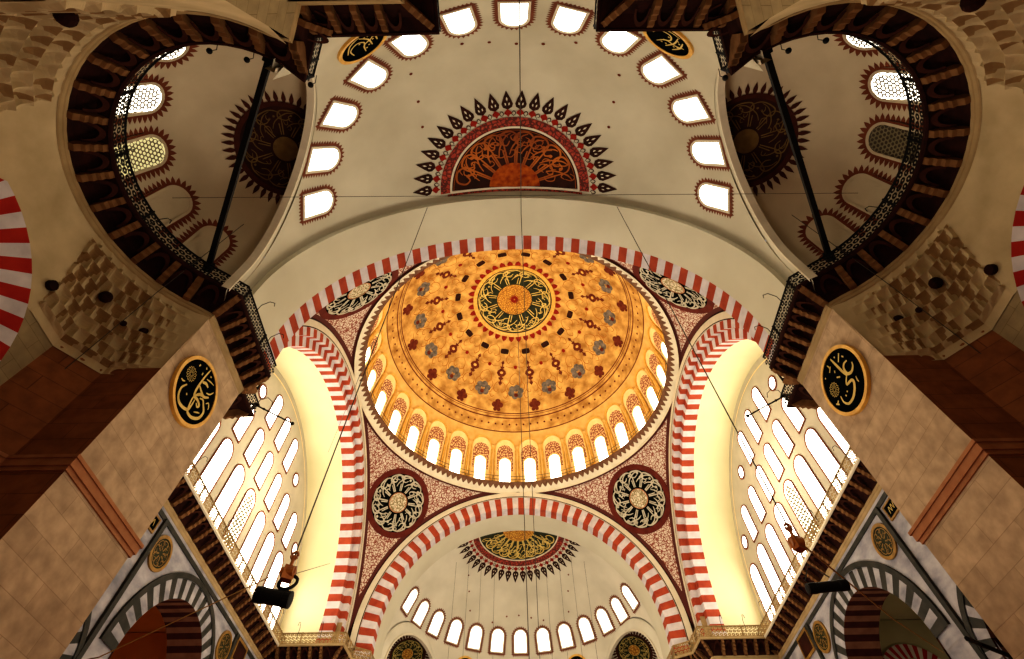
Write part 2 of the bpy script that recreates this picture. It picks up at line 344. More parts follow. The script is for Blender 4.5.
def m_finial(b, S0):
    S = lambda u, v, h: S0(u * 1.45, v * 1.12, h)
    b.shape(S, [(0, -1.25), (-.13, -1.0), (0, -.78), (.13, -1.0)], .03); b.ribbon(S, [(0, -.9), (0, -.4)], .07, .03, taper=False)
    b.shape(S, [(-.17, -.62), (.17, -.62), (.1, -.45), (-.1, -.45)], .032)
    b.shape(S, [(0, -.5), (-.3, -.2), (-.36, .05), (-.22, .3), (0, .42), (.22, .3), (.36, .05), (.3, -.2)], .034)
    b.disc(S, 0, -0.02, 0, .13, .045, 1, n=8)
    b.shape(S, [(-.2, .5), (0, .35), (.2, .5), (.12, .68), (-.12, .68)], .03); b.ribbon(S, [(0, .5), (0, .9)], .08, .03, taper=False)
    b.shape(S, [(0, .78), (-.16, .98), (0, 1.25), (.16, .98)], .03)
def m_flower(b, S0):
    S = lambda u, v, h: S0(u * 1.3, v * 1.3, h)
    for i in range(6):
        a = 2 * PI * i / 6 + .3; b.disc(S, .42 * math.cos(a), .36 * math.sin(a) - .1, 0, .27, .03 + .002 * i, 0, n=9)
    b.disc(S, 0, .16, 0, .17, .05, 1, n=10); b.disc(S, 0, -.3, 0, .18, .052, 0, n=10)
def m_brown(b, S0):
    S = lambda u, v, h: S0(u * 1.4, v * 1.4, h)
    for (x, y, r) in ((0, -.25, .22), (-.24, 0, .22), (.24, 0, .22), (0, .12, .26), (-.12, .36, .15), (.16, .36, .15)): b.disc(S, x, y, 0, r, .03, 0, n=9)
def m_dot(b, S): b.disc(S, 0, 0, 0, .2, .03, 0, n=8)
AZS = R_(11.25)
dome_motif('painted_oval', m_oval, 16, AZS, 27, ['maroon_black'])
dome_motif('painted_finial', m_finial, 16, AZS, 37.6, ['brown_paint', 'gold'])
dome_motif('painted_rosette', m_dot, 16, 0, 34.5, ['red_paint'])
dome_motif('painted_flower', m_flower, 16, 0, 47, ['grey_paint', 'brown_paint'])
dome_motif('painted_blossom', m_brown, 16, AZS, 53, ['brown_paint'])
def m_scroll(b, S):
    for sx in (-1, 1):
        b.ribbon(S, [(0, -1.1), (sx * .5, -.7), (sx * .65, -.1), (sx * .3, .2), (sx * .15, -.1)], .07, .02)
        b.ribbon(S, [(sx * .6, -.2), (sx * 1.0, .3), (sx * .8, .8), (sx * .5, .6)], .07, .02)
        b.ribbon(S, [(0, 1.0), (sx * .5, 1.3), (sx * 1.1, 1.1)], .06, .02)
M['scroll'] = noisy('burnt orange scrolls', (0.36, 0.13, 0.02), (0.46, 0.18, 0.03), 2)
dome_motif('painted_scroll', m_scroll, 16, 0, 42, ['scroll']); dome_motif('painted_scroll', m_scroll, 16, AZS, 46, ['scroll'])
dome_motif('painted_scroll', m_scroll, 16, 0, 29, ['scroll'])
b = MB()
for pol, w in ((56.6, .10), (57.6, .05), (58.9, .12), (65.6, .10)):
    b.grid(lambda a, t, pol=pol, w=w: dome_pt(a * 2 * PI, pol + t * w / DR * 57.3, .02), 128, 1)
for k in range(96):
    S = smap(DC, DR, 2 * PI * k / 96, R_(62.2)); b.disc(S, 0, 0, 0, .11, .02, 0, n=6)
b.build('painted_border', ['brown_paint'], dome_o)
# windows of the drum: 32, each with its niche
def make_dome_window():
    root = MB()
    S = smap(DC, DR, 0, R_(80))
    up = lambda f: (lambda u, v, h: f(u, -v, h))
    S = up(S)            # v upward, v=0 at polar 80
    fr_in = archpts(.54, -2.75, .12, 12); fr_out = archpts(.66, -2.75, .26, 12)
    root.band(S, fr_in, fr_out, .10); o = root.build('window_1', ['pale_gold'])
    tag(o, None, None, kind='structure')
    p = MB(); p.shape(S, archpts(.55, -2.75, .12, 12), .03); p.build('pane', ['pane_dome'], o)
    nb = MB(); nb.shape(S, archpts(1.0, -2.7, 2.35, 14, .15), .012); nb.build('niche_panel', ['pale_gold'], o)
    l = MB(); l.shape(S, archpts(.84, -1.3, 1.72, 12, .1), .022); l.build('scroll_lunette', ['lunette'], o)
    q = MB(); q.band(S, archpts(1.0, -2.7, 2.35, 14, .15), archpts(1.13, -2.7, 2.52, 14, .15), .16)
    q.build('niche_arch', ['gold'], o)
    cl = MB()
    S2 = up(smap(DC, DR, R_(5.625), R_(80)))
    cl.tube([S2(0, -2.6, .12), S2(0, 0, .12), S2(0, 1.2, .12)], .13, 8); cl.tube([S2(0, 1.15, .12), S2(0, 1.45, .14)], [.14, .24], 8)
    cl.build('colonnette', ['gold_band'], o)
    return o
wcount = 1
dw = make_dome_window(); dw.rotation_euler = (0, 0, R_(5.625))
for k in range(1, 32):
    c = copy_tree(dw, None, R_(5.625 + 11.25 * k)); wcount += 1; c.name = 'window_%d' % wcount
M['fringe'] = noisy('brown grey fringe', (0.13, 0.06, 0.035), (0.22, 0.12, 0.07), 3)
# rim cornice
b = MB()
prof = [(13.12, 33.3), (13.10, 33.55), (12.95, 33.70), (12.90, 33.74)]
b.grid(lambda a, t: (lambda r, z: (r * math.sin(2 * PI * a), r * math.cos(2 * PI * a), z))(*[prof[round(t * 3)][k] for k in (0, 1)]), 128, 3, 0)
b.grid(lambda a, t: ((12.90 - .46 * t) * math.sin(2 * PI * a), (12.90 - .46 * t) * math.cos(2 * PI * a), 33.74 + .44 * t), 128, 1, 1)
b.grid(lambda a, t: ((12.44 + .65 * t) * math.sin(2 * PI * a), (12.44 + .65 * t) * math.cos(2 * PI * a)  , 34.18), 128, 1, 0)
for k in range(150):
    a0, a1, am = [2 * PI * (k + d) / 150 for d in (.1, .9, .5)]
    pt = lambda a, t: ((12.895 - .46 * t) * math.sin(a), (12.895 - .46 * t) * math.cos(a), 33.725 + .44 * t)
    b.poly([pt(a0, 0), pt(a1, 0), pt(am, .55)], 0)
rim = b.build('dome_cornice', ['moulding', 'fringe'])
tag(rim, 'white ring cornice with toothed brown fringe under the golden dome windows', 'cornice')
r_ = MB()
for zz in (34.55, 34.95): r_.tube([(12.55 * math.sin(2 * PI * k / 96), 12.55 * math.cos(2 * PI * k / 96), zz) for k in range(96)], .022, 5, closed=True)
for k in range(64): a = 2 * PI * k / 64; r_.tube([(12.55 * math.sin(a), 12.55 * math.cos(a), 34.14), (12.55 * math.sin(a), 12.55 * math.cos(a), 34.95)], .02, 4)
r_.build('handrail', ['cable'], rim)

# ------------------------------------------------------------------ calligraphic rosette
def radial_script(b, S, r0, r1, n, mi, w, h, a0=0, a1=2 * PI, rnd=None, cu=0, cv=0, busy=2):
    rnd = rnd or random.Random(3)
    def P(r, a): return (cu + r * math.cos(a), cv + r * math.sin(a))
    for k in range(n):
        a = a0 + (a1 - a0) * (k + .5) / n; da = (a1 - a0) / n; L = r1 - r0
        b.ribbon(S, [P(r0, a), P(r0 + L * .55, a)], w * .8, h, mi, taper=False)
        b.ribbon(S, [P(r0, a + da * .22), P(r0 + L * .45, a + da * .18)], w * .7, h, mi, taper=False)
        # stem sweeping into a loop
        b.ribbon(S, [P(r0 + L * .5, a), P(r0 + L * .85, a + da * .05), P(r1, a + da * .45), P(r1 * .97, a + da * 1.0), P(r0 + L * .7, a + da * 1.15), P(r0 + L * .58, a + da * .8), P(r0 + L * .72, a + da * .55)], w, h + .004, mi)
        if busy > 1:
            b.ribbon(S, [P(r0 + L * .3, a + da * .7), P(r0 + L * .55, a + da * .35), P(r0 + L * .85, a - da * .2), P(r0 + L * .95, a - da * .55)], w * .8, h + .008, mi)
            j = rnd.uniform(.55, .9)
            b.disc(S, *P(r0 + L * j, a + da * rnd.uniform(.2, .6)), 0, w * .9, h + .012, mi, n=7)
        for _ in range(busy):
            rr = r0 + L * rnd.uniform(.3, .95); aa = a + da * rnd.uniform(-.4, .6)
            q = rnd.uniform(.1, .2) * L; t = rnd.uniform(0, 6.28)
            b.ribbon(S, [(P(rr, aa)[0] + q * math.cos(t + s), P(rr, aa)[1] + q * math.sin(t + s) * .7) for s in (0, 1.3, 2.6, 3.9)], w * .6, h + .01, mi)
def gold_medallion():
    S = smap(DC, DR, 0, 0)
    r = 4.45
    root = empty('dome_medallion', (0, 0, 0), 'round gold rimmed dark green calligraphy medallion at the crown of the golden dome', 'medallion')
    b = MB(); b.disc(S, 0, 0, 0, r - .3, .04, 0, n=72); b.build('painted_field', ['green_black'], root)
    b = MB(); b.disc(S, 0, 0, r - .42, r, .12, 0, n=72, nr=1); b.ringwall(S, 0, 0, r, .12, 0, 0, n=72); b.ringwall(S, 0, 0, r - .42, .12, .03, 0, n=72)
    b.disc(S, 0, 0, r - .62, r - .57, .06, 0, n=72, nr=1); b.build('gilt_rim', ['gold'], root)
    b = MB(); b.disc(S, 0, 0, 0, 1.85, .06, 0, n=48); b.build('centre_disc', ['gold_centre'], root)
    b = MB()
    for k in range(16): a = 2 * PI * k / 16; b.shape(S, [(.15 * math.cos(a - .9), .15 * math.sin(a - .9)), (.62 * math.cos(a), .62 * math.sin(a)), (.15 * math.cos(a + .9), .15 * math.sin(a + .9))], .08, 0)
    b.build('centre_star', ['red_paint'], root)
    b = MB(); radial_script(b, S, 1.95, 3.8, 12, 0, .13, .07, busy=4); b.build('calligraphy', ['gold_line'], root)
    b = MB()
    for k in range(36):
        a = 2 * PI * (k + .5) / 36; P = lambda rr, t: (rr * math.cos(a + t), rr * math.sin(a + t))
        b.shape(S, [P(r - .02, -.06), P(r + .2, -.062), P(r + .42, -.045), P(r + .62, 0), P(r + .42, .045), P(r + .2, .062), P(r - .02, .06)], .05, 0)
    b.build('petal_fringe', ['red_paint'], root)
gold_medallion()

# ================================================================== PENDENTIVES
def pendentive(sx, sy, label):
    b = MB(); uvs = []
    nphi, nt_ = 48, 40; zr = ZC + math.sqrt(RS * RS - 13.1 ** 2)
    def P(i, j):
        phi = R_(0.5 + 89 * i / nphi); c, s = math.cos(phi), math.sin(phi)
        rm = min(A / c, A / s); rm = min(rm, RS * .99995)
        zmin = ZC + math.sqrt(max(0, RS * RS - rm * rm)); zz = zr + (max(zmin, ZC - 0) - zr) * j / nt_
        r = math.sqrt(max(0, RS * RS - (zz - ZC) ** 2)); x, y = r * c, r * s
        U = RS * (math.asin(A / RS) - math.asin(min(1, max(x, y) / RS))); V = RS * (math.acos(min(1, (zz - ZC) / RS)) - math.acos((zr - ZC) / RS))
        return (sx * x, sy * y, zz), (max(U, 0), max(V, 0))
    for i in range(nphi + 1):
        for j in range(nt_ + 1): p, uv = P(i, j); b.pt(p); uvs.append(uv)
    for i in range(nphi):
        for j in range(nt_):
            a = i * (nt_ + 1) + j; b.f.append([a, a + nt_ + 1, a + nt_ + 2, a + 1]); b.m.append(0)
    o = b.build('pendentive', ['pend'], smooth=True)
    ul = o.data.uv_layers.new(name='UVMap')
    for lp in o.data.loops: ul.data[lp.index].uv = uvs[lp.vertex_index]
    tag(o, label, 'pendentive', 'painted pendentives under the dome')
    return o
pendentive(-1, 1, 'red scrolled pendentive between dome and far arch, left side')
pendentive(1, 1, 'red scrolled pendentive between dome and far arch, right side')
pendentive(-1, -1, 'red scrolled pendentive behind the near arch, left side')
pendentive(1, -1, 'red scrolled pendentive behind the near arch, right side')
def pend_roundel(az, label, seed):
    pol = R_(56.4 if abs(az) < 1.6 else 54.4); S = smap((0, 0, ZC), RS, az, pol)
    root = empty('calligraphic_roundel', (0, 0, 0), label, 'roundel', 'ivory calligraphy roundels on the pendentives')
    b = MB(); b.disc(S, 0, 0, 0, 3.0, .05, 0, n=56); b.build('outer_ring', ['maroon'], root)
    b = MB(); b.disc(S, 0, 0, 0, 2.5, .08, 0, n=56); b.build('black_field', ['black'], root)
    b = MB(); radial_script(b, S, 1.0, 2.42, 12, 0, .14, .11, rnd=random.Random(seed), busy=2); b.build('calligraphy', ['ivory'], root)
    b = MB(); b.disc(S, 0, 0, 0, .80, .13, 0, n=32); b.disc(S, 0, 0, .8, .88, .14, 1, n=32, nr=1); b.build('centre_disc', ['ivory_centre', 'band_red'], root)
pend_roundel(R_(-45), 'ivory and black calligraphy roundel on lower left pendentive', 1)
pend_roundel(R_(45), 'ivory and black calligraphy roundel on lower right pendentive', 2)
pend_roundel(R_(-135), 'foreshortened ivory calligraphy roundel tucked behind near arch on the left', 3)
pend_roundel(R_(135), 'foreshortened ivory calligraphy roundel tucked behind near arch on the right', 4)

# ================================================================== GREAT ARCHES
def arcp(r, t, y, ext=1.6):
    # t 0..1 along the arch including vertical extensions; returns (across, z)
    L = PI * r; tot = L + 2 * ext; s = t * tot
    if s < ext: return (-r, ZC - ext + s)
    if s > ext + L: return (r, ZC - (s - ext - L))
    a = PI - (s - ext) / r; return (r * math.cos(a), ZC + r * math.sin(a))
NP = 74
def alt(i, j): return i % 2
def great_arch(rot, label, side=False):
    root = empty('great_arch', (0, 0, 0), label, 'arch', 'red and white striped arches around the dome')
    # local frame: arch in plane y = A, faces -y ; rotated afterwards
    Tm = Matrix.Rotation(rot, 3, 'Z'); T = lambda p: Tm @ Vector(p)
    b = MB(T); n = NP
    if side:
        b.grid(lambda t, w: (lambda q: (q[0], A, q[1]))(arcp(11.75 + (RO + .1 - 11.75) * w, t, 0)), n, 1, alt)
        b.grid(lambda t, w: (lambda q: (q[0], A + .45 * w, q[1]))(arcp(11.75, t, 0)), n, 1, alt)
        b.grid(lambda t, w: (lambda q: (q[0], A + .45, q[1]))(arcp(RI + (11.75 - RI) * w, t, 0)), n, 1, alt)
        bb = len(b.v)
        for i in range(n):
            d = 1.0 if i % 2 else .45
            for m_, y0, y1 in ((i % 2, A + .45, A + .45 + d), (0, A + .45 + d, A + 1.45)):
                if y1 - y0 < .02: continue
                p0 = arcp(RI, i / n, 0); p1 = arcp(RI, (i + 1) / n, 0)
                b.poly([(p0[0], y0, p0[1]), (p1[0], y0, p1[1]), (p1[0], y1, p1[1]), (p0[0], y1, p0[1])], m_)
    else:
        b.grid(lambda t, w: (lambda q: (q[0], A, q[1]))(arcp(RI + (RO - RI) * w, t, 0)), n, 1, alt)
        b.grid(lambda t, w: (lambda q: (q[0], A + .95 * w, q[1]))(arcp(RI, t, 0)), n, 1, alt)
    b.build('striped_voussoirs', ['white', 'red'], root)
    b = MB(T)
    b.grid(lambda t, w: (lambda q: (q[0], A - .12, q[1]))(arcp(RO + (RM - .12 - RO) * w, t, 0, 0.9)), 96, 1)
    b.grid(lambda t, w: (lambda q: (q[0], A - .12 + .12 * w, q[1]))(arcp(RO, t, 0, 0.9)), 96, 1)
    b.grid(lambda t, w: (lambda q: (q[0], A - .12 + .12 * w, q[1]))(arcp(RM - .12, t, 0, 0.9)), 96, 1)
    b.build('cream_moulding', ['moulding'], root)
    b = MB(T)
    b.grid(lambda t, w: (lambda q: (q[0], A - .05, q[1]))(arcp(RM - .12 + .14 * w, t, 0, 0.5)), 96, 1)
    b.grid(lambda t, w: (lambda q: (q[0], A - .125, q[1]))(arcp(RO - .02 + .07 * w, t, 0, 0.9)), 96, 1)
    b.build('dark_line', ['maroon_black'], root)
    b = MB(T); y0 = A + (1.45 if side else .95); y1 = 17.5 if side else 16.55
    b.grid(lambda t, w: (lambda q: (q[0], y0 + (y1 - y0) * w, q[1]))(arcp(RI, t, 0, 2.0)), 96, 6)
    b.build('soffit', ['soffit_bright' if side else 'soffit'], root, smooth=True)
    if not side:
        b = MB(T); b.grid(lambda t, w: (lambda q: (q[0], 16.5, q[1]))(arcp(RI + .8 * w, t, 0, 2.0)), 96, 1); b.build('soffit_edge', ['soffit'], root)
    return root
great_arch(0, 'far red and white arch framing the half dome of thirteen windows')
great_arch(PI, 'near arch whose thin red and white edge cuts across the golden dome')
great_arch(PI / 2, 'left red and white stepped arch with glowing cream underside', True)
great_arch(-PI / 2, 'right red and white stepped arch with glowing cream underside', True)

# ================================================================== HALF DOMES (near one modelled, far one turned about)
HC, HR = (0, -16.1, 20.8), 11.45
P1, P0 = (-6.3, -25.9), (-11.6, -16.9)
import bmesh
def clip(o, planes):
    bm = bmesh.new(); bm.from_mesh(o.data)
    for co, no in planes:
        bmesh.ops.bisect_plane(bm, geom=bm.verts[:] + bm.edges[:] + bm.faces[:], plane_co=co, plane_no=no, clear_outer=True)
    bm.to_mesh(o.data); bm.free()
nL = (-.891, -.454, 0); nRr = (.891, -.454, 0); cL = (-9.2, -21.38, 0); cR = (9.2, -21.38, 0)
def half_dome(mat, label):
    b = MB()
    b.grid(lambda a, t: (HC[0] + HR * math.sin(t * PI / 2) * math.cos(2 * PI * a), HC[1] + HR * math.sin(t * PI / 2) * math.sin(2 * PI * a), HC[2] + HR * math.cos(t * PI / 2)), 128, 40)
    b.grid(lambda a, t: (HC[0] + HR * math.cos(2 * PI * a), HC[1] + HR * math.sin(2 * PI * a), HC[2] - 2.2 * t), 128, 1)
    o = b.build('ceiling', [mat], smooth=True)
    clip(o, [((0, -16.45, 0), (0, 1, 0)), (cL, nL), (cR, nRr), ((0, -27.3, 0), (0, -1, 0))])
    tag(o, label, 'half dome', kind='structure')
    return o
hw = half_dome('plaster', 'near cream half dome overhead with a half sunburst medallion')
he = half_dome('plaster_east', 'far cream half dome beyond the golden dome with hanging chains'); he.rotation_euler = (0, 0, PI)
# acoustic holes
b = MB()
for pol, az in ((53.2, -148.3), (44.5, -143), (37.8, -135.8), (54.3, -165.4), (52.6, -172.9), (51.3, 179.3), (51.9, 171.5), (55.1, 162.9), (52.2, 147), (44.3, 141.2), (37.7, 134)):
    S = smap(HC, HR, R_(az), R_(pol)); b.disc(S, 0, 0, 0, .085, .02, 0, n=8)
o = b.build('acoustic_hole', ['brown_paint'], hw); o2 = o.copy(); col.objects.link(o2); o2.parent = he
def halfwin(az, rz, name, serr=True):
    S0 = smap(HC, HR, az, R_(62.2)); S = lambda u, v, h: S0(u, -v, h)
    b = MB(); b.band(S, archpts(.55, -.98, .86, 12), archpts(.67, -1.10, .98, 12), .05)
    b.band(S, [(-.67, -.98), (.67, -.98)], [(-.67, -1.10), (.67, -1.10)], .05)
    fr = b.build(name, ['moulding'], kind='structure')
    p = MB(); p.shape(S, archpts(.55, -.98, .86, 12), .02); p.build('pane', ['pane'], fr)
    q = MB(); q.band(S, archpts(.66, -1.09, .97, 12), archpts(.78, -1.21, 1.09, 12), .012); q.band(S, [(-.66, -1.09), (.66, -1.09)], [(-.78, -1.21), (.78, -1.21)], .012)
    base = archpts(.78, -1.21, 1.09, 12)
    dense = []
    for i in range(len(base)):
        a, c = base[i], base[(i + 1) % len(base)]; L = math.hypot(c[0] - a[0], c[1] - a[1]); k = max(1, round(L / .17))
        dense += [(a[0] + (c[0] - a[0]) * t / k, a[1] + (c[1] - a[1]) * t / k) for t in range(k)]
    for i in range(len(dense)):
        a, c = dense[i], dense[(i + 1) % len(dense)]; dx, dy = c[0] - a[0], c[1] - a[1]; L = math.hypot(dx, dy) or 1
        q.poly([S(*a, .012), S(*c, .012), S((a[0] + c[0]) / 2 - dy / L * .16, (a[1] + c[1]) / 2 + dx / L * .16, .012)])
    q.build('serrated_border', ['outline'], fr)
    fr.rotation_euler = (0, 0, rz); return fr
for rz in (0, PI):
    for i in range(-6, 7):
        wcount += 1; halfwin(PI + i * R_(12.85), rz, 'window_%d' % wcount)
def half_medallion(rz, label, fieldm, linem, centrem, far):
    S0 = smap(HC, HR, PI, R_(4.4)); S = lambda u, v, h: S0(u * 1.07, v * 1.07, h)
    root = empty('sunburst_medallion', (0, 0, 0), label, 'medallion', 'half round sunburst medallions on the half domes')
    a0, a1 = .05, PI - .05
    b = MB(); b.disc(S, 0, 0, 0, 3.62, .03, 0, a0, a1, 48); b.build('painted_field', [fieldm], root)
    b = MB(); b.disc(S, 0, 0, 3.62, 3.74, .05, 0, a0 - .02, a1 + .02, 48, 1)
    b.grid(lambda s, t: S(-3.7 + 7.4 * s, .02 + .12 * t, .05), 24, 1)
    b.build('pale_line', ['moulding'], root)
    b = MB(); b.disc(S, 0, 0, 3.74, 4.28, .035, 0, a0 - .03, a1 + .03, 60, 1); b.grid(lambda s, t: S(-3.9 + 7.8 * s, -.12 + .12 * t, .045), 24, 1)
    b.build('red_band', ['band_pat'], root)
    b = MB(); b.disc(S, 0, 0.12, 0, 1.45, .05, 0, a0, a1, 32); b.build('centre_disc', [centrem], root)
    b = MB(); radial_script(b, S, 1.5, 3.45, 9, 0, .115, .06, a0 + .16, a1 - .30, random.Random(9), busy=5)
    if not far: b.disc(S, 0, 0, 3.5, 3.54, .05, 0, a0, a1, 48, 1)
    b.build('calligraphy', [linem], root)
    n = 22; b = MB(); r2 = MB()
    for k in range(n):
        a = a0 - .03 + (a1 - a0 + .06) * (k + .5) / n; P = lambda rr, t: (rr * math.cos(a) - t * math.sin(a), rr * math.sin(a) + t * math.cos(a))
        out = [P(4.74, 0), P(4.88, -.24), P(5.08, -.30), P(5.4, -.2), P(5.9, 0), P(5.4, .2), P(5.08, .30), P(4.88, .24)]
        b.shape(S, out, .03, 0)
        b.shape(S, [P(5.25, 0), P(5.38, -.05), P(5.52, 0), P(5.38, .05)], .04, 1)
        for t in (-1, 1): b.shape(S, [P(5.0, t * .06), P(5.03, t * .13), P(5.17, t * .13), P(5.13, t * .07)], .04, 1)
        r2.shape(S, [P(4.78, 0), P(4.62, -.17), P(4.5, -.2), P(4.42, -.08), P(4.3, 0), P(4.42, .08), P(4.5, .2), P(4.62, .17)], .032, 0)
        da = (a1 - a0) / n / 2; Q = lambda rr, d: (rr * math.cos(a + d), rr * math.sin(a + d))
        b.ribbon(S, [Q(4.33, -da), Q(4.5, -da * .6), Q(4.65, -da), Q(4.5, -da * 1.3), Q(4.4, -da)], .05, .031, 0)
    b.build('palmette_fringe', ['maroon_black', 'moulding'], root); r2.build('tulip_fringe', ['red_paint'], root)
    root.rotation_euler = (0, 0, rz); return root
half_medallion(0, 'dark red half medallion with orange lettering on the near half dome', 'maroon_black', 'orange_line', 'sun_disc', False)
half_medallion(PI, 'gilt and black half medallion hanging below the far arch crown', 'green_black', 'gold_line', 'gold_centre', True)

# ================================================================== EXEDRAS
EC, ER = (-9.2, -21.5, 20.0), 5.1
def side_T(sx, sy=1): return lambda p: (sx * p[0], sy * p[1], p[2])
def exedra(sx, sy, label, mat, far=False):
    b = MB()
    b.grid(lambda a, t: (EC[0] + ER * math.sin(t * PI / 2) * math.cos(2 * PI * a), EC[1] + ER * math.sin(t * PI / 2) * math.sin(2 * PI * a), EC[2] + ER * math.cos(t * PI / 2)), 72, 24)
    b.grid(lambda a, t: (EC[0] + ER * math.cos(2 * PI * a), EC[1] + ER * math.sin(2 * PI * a), EC[2] - 1.45 * t), 72, 1)
    o = b.build('ceiling', [mat], smooth=True)
    clip(o, [(cL, (.891, .454, 0))])
    for v in o.data.vertices: v.co = (sx * v.co.x, sy * v.co.y, v.co.z)
    tag(o, label, 'semi dome', kind='structure')
    # pale arris around the opening
    b = MB(side_T(sx, sy)); d = Vector((.454, -.891, 0)); n = Vector((-.891, -.454, 0)); c = Vector((cL[0], cL[1], 20.1))
    def ap(r, t, o_): a = PI * t; return c + d * (r * math.cos(a)) + Vector((0, 0, r * math.sin(a))) + n * o_
    r3 = 4.08; down = Vector((0, 0, 1.7))
    b.grid(lambda t, w: ap(r3, t, -.08 + .3 * w), 48, 1); b.grid(lambda t, w: ap(r3 + .13 * w, t, -.08), 48, 1); b.grid(lambda t, w: ap(r3 + .13, t, -.08 + .1 * w), 48, 1)
    b.grid(lambda t, w: ap(r3 + .1 + 1.3 * w, t, .2), 48, 1, 1)
    b.grid(lambda t, w: ap(r3 + .1 + .9 * w, t, .02), 48, 1, 1)
    for e in (-1, 1):
        for u0, o0, u1, o1, m_ in ((r3, -.08, r3, .22, 0), (r3, -.08, r3 + .13, -.08, 0), (r3 + .1, .02, (4.95 if e < 0 else 4.45), .02, 1)):
            b.poly([c + d * (e * u0) + n * o0, c + d * (e * u1) + n * o1, c + d * (e * u1) + n * o1 - down, c + d * (e * u0) + n * o0 - down], m_)
    b.build('pale_arris', ['moulding', 'plaster' if not far else 'plaster_east'], o)
    return o
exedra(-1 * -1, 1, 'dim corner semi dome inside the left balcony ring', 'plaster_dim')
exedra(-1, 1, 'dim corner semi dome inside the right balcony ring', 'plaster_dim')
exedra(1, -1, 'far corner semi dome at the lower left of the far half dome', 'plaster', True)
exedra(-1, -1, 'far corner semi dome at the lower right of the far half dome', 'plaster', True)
def ex_med(sx, sy, label, gold):
    S0 = smap(EC, ER, R_(-78), R_(13)) if not gold else smap(EC, ER, R_(-152), R_(35)); S = lambda u, v, h: (lambda p: (sx * p[0], sy * p[1], p[2]))(S0(u, v, h))
    root = empty('exedra_medallion', (0, 0, 0), label, 'medallion', 'round medallions in the corner semi domes')
    rr = 1.5 if gold else 1.85
    b = MB(); b.disc(S, 0, 0, 0, rr, .03, 0, n=48); b.build('painted_field', ['green_black' if gold else 'maroon_black'], root)
    b = MB(); b.disc(S, 0, 0, rr, rr + .22, .035, 0, n=48, nr=1); b.build('red_band', ['spiky_maroon'], root)
    b = MB(); radial_script(b, S, .62, rr * .93, 10, 0, .06, .05, rnd=random.Random(5), busy=2); b.disc(S, 0, 0, .5, .53, .05, n=32, nr=1)
    b.build('calligraphy', ['gold_line' if gold else 'gold_dim'], root)
    b = MB(); b.disc(S, 0, 0, 0, .5, .045, 0, n=24); b.build('centre_disc', ['gold_centre' if gold else 'gold_dim'], root)
    b = MB(); n = 44
    for k in range(n):
        a = 2 * PI * k / n; P = lambda r, t: (r * math.cos(a) - t * math.sin(a), r * math.sin(a) + t * math.cos(a))
        b.shape(S, [P(rr + .2, -.05), P(rr + .36, -.1), P(rr + .48, -.08), P(rr + .72, 0), P(rr + .48, .08), P(rr + .36, .1), P(rr + .2, .05)], .03)
    b.build('leaf_fringe', ['spiky_maroon'], root)
    for ch in root.children: clip(ch, [((sx * (cL[0] - .1), sy * (cL[1] - .06), 0), (-sx * -.891, -sy * -.454, 0))])
ex_med(1, 1, 'dark spiky edged medallion in the left corner semi dome beside the iron rod', False)
ex_med(-1, 1, 'dark spiky edged medallion in the right corner semi dome beside the iron rod', False)
ex_med(1, -1, 'small gilt medallion in the far left corner semi dome', True)
ex_med(-1, -1, 'small gilt medallion in the far right corner semi dome', True)
def ex_window(sx, az, mat, name):
    S0 = smap(EC, ER, R_(az), R_(73)); T = (lambda p: (sx * p[0], p[1], p[2])); S = lambda u, v, h: T(S0(u, -v, h))
    b = MB(); b.band(S, archpts(.52, -1.6, .62, 12), archpts(.62, -1.6, .74, 12), .03)
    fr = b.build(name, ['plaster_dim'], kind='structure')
    p = MB(); p.shape(S, archpts(.52, -1.6, .62, 12), .02); p.build('pane', [mat], fr)
    if mat.startswith('ex_'):
        p = MB(); r_ = .098
        for i in range(-4, 5):
            for j in range(-10, 5):
                cx, cy = i * .17 + (.085 if j % 2 else 0), j * .147
                if abs(cx) > .47 or cy > .52 or (cy > .1 and math.hypot(cx, cy - .1) > .45) or cy < -1.55: continue
                p.disc(S, cx, cy, r_ * .68, r_ * 1.02, .05, 0, n=6, nr=1, a0=PI / 6, a1=2 * PI + PI / 6)
        p.build('honeycomb_grille', ['grille'], fr)
    q = MB(); ol = archpts(.70, -1.6, .84, 22); q.band(S, archpts(.62, -1.6, .74, 22), ol, .012, h_base=.005)
    for i in range(1, len(ol)):
        a, c = ol[i - 1], ol[i]; segs = 8 if math.hypot(a[0] - c[0], a[1] - c[1]) > .5 else 1
        for k in range(segs):
            s0 = (a[0] + (c[0] - a[0]) * k / segs, a[1] + (c[1] - a[1]) * k / segs); s1 = (a[0] + (c[0] - a[0]) * (k + 1) / segs, a[1] + (c[1] - a[1]) * (k + 1) / segs)
            if segs == 1 and i % 2: continue
            if segs == 1: s1 = ol[min(i + 1, len(ol) - 2)] if i < len(ol) - 2 else s1
            dx, dy = s1[0] - s0[0], s1[1] - s0[1]; L = math.hypot(dx, dy) or 1; w_ = .26
            m_ = ((s0[0] + s1[0]) / 2 - dy / L * w_, (s0[1] + s1[1]) / 2 + dx / L * w_)
            q.poly([S(*s0, .012), S(s0[0] * .5 + m_[0] * .5 - dx * .1, s0[1] * .5 + m_[1] * .5 - dy * .1, .012), S(*m_, .012), S(s1[0] * .5 + m_[0] * .5 + dx * .1, s1[1] * .5 + m_[1] * .5 + dy * .1, .012), S(*s1, .012)])
    q.build('leafy_border', ['leaf_red'], fr)
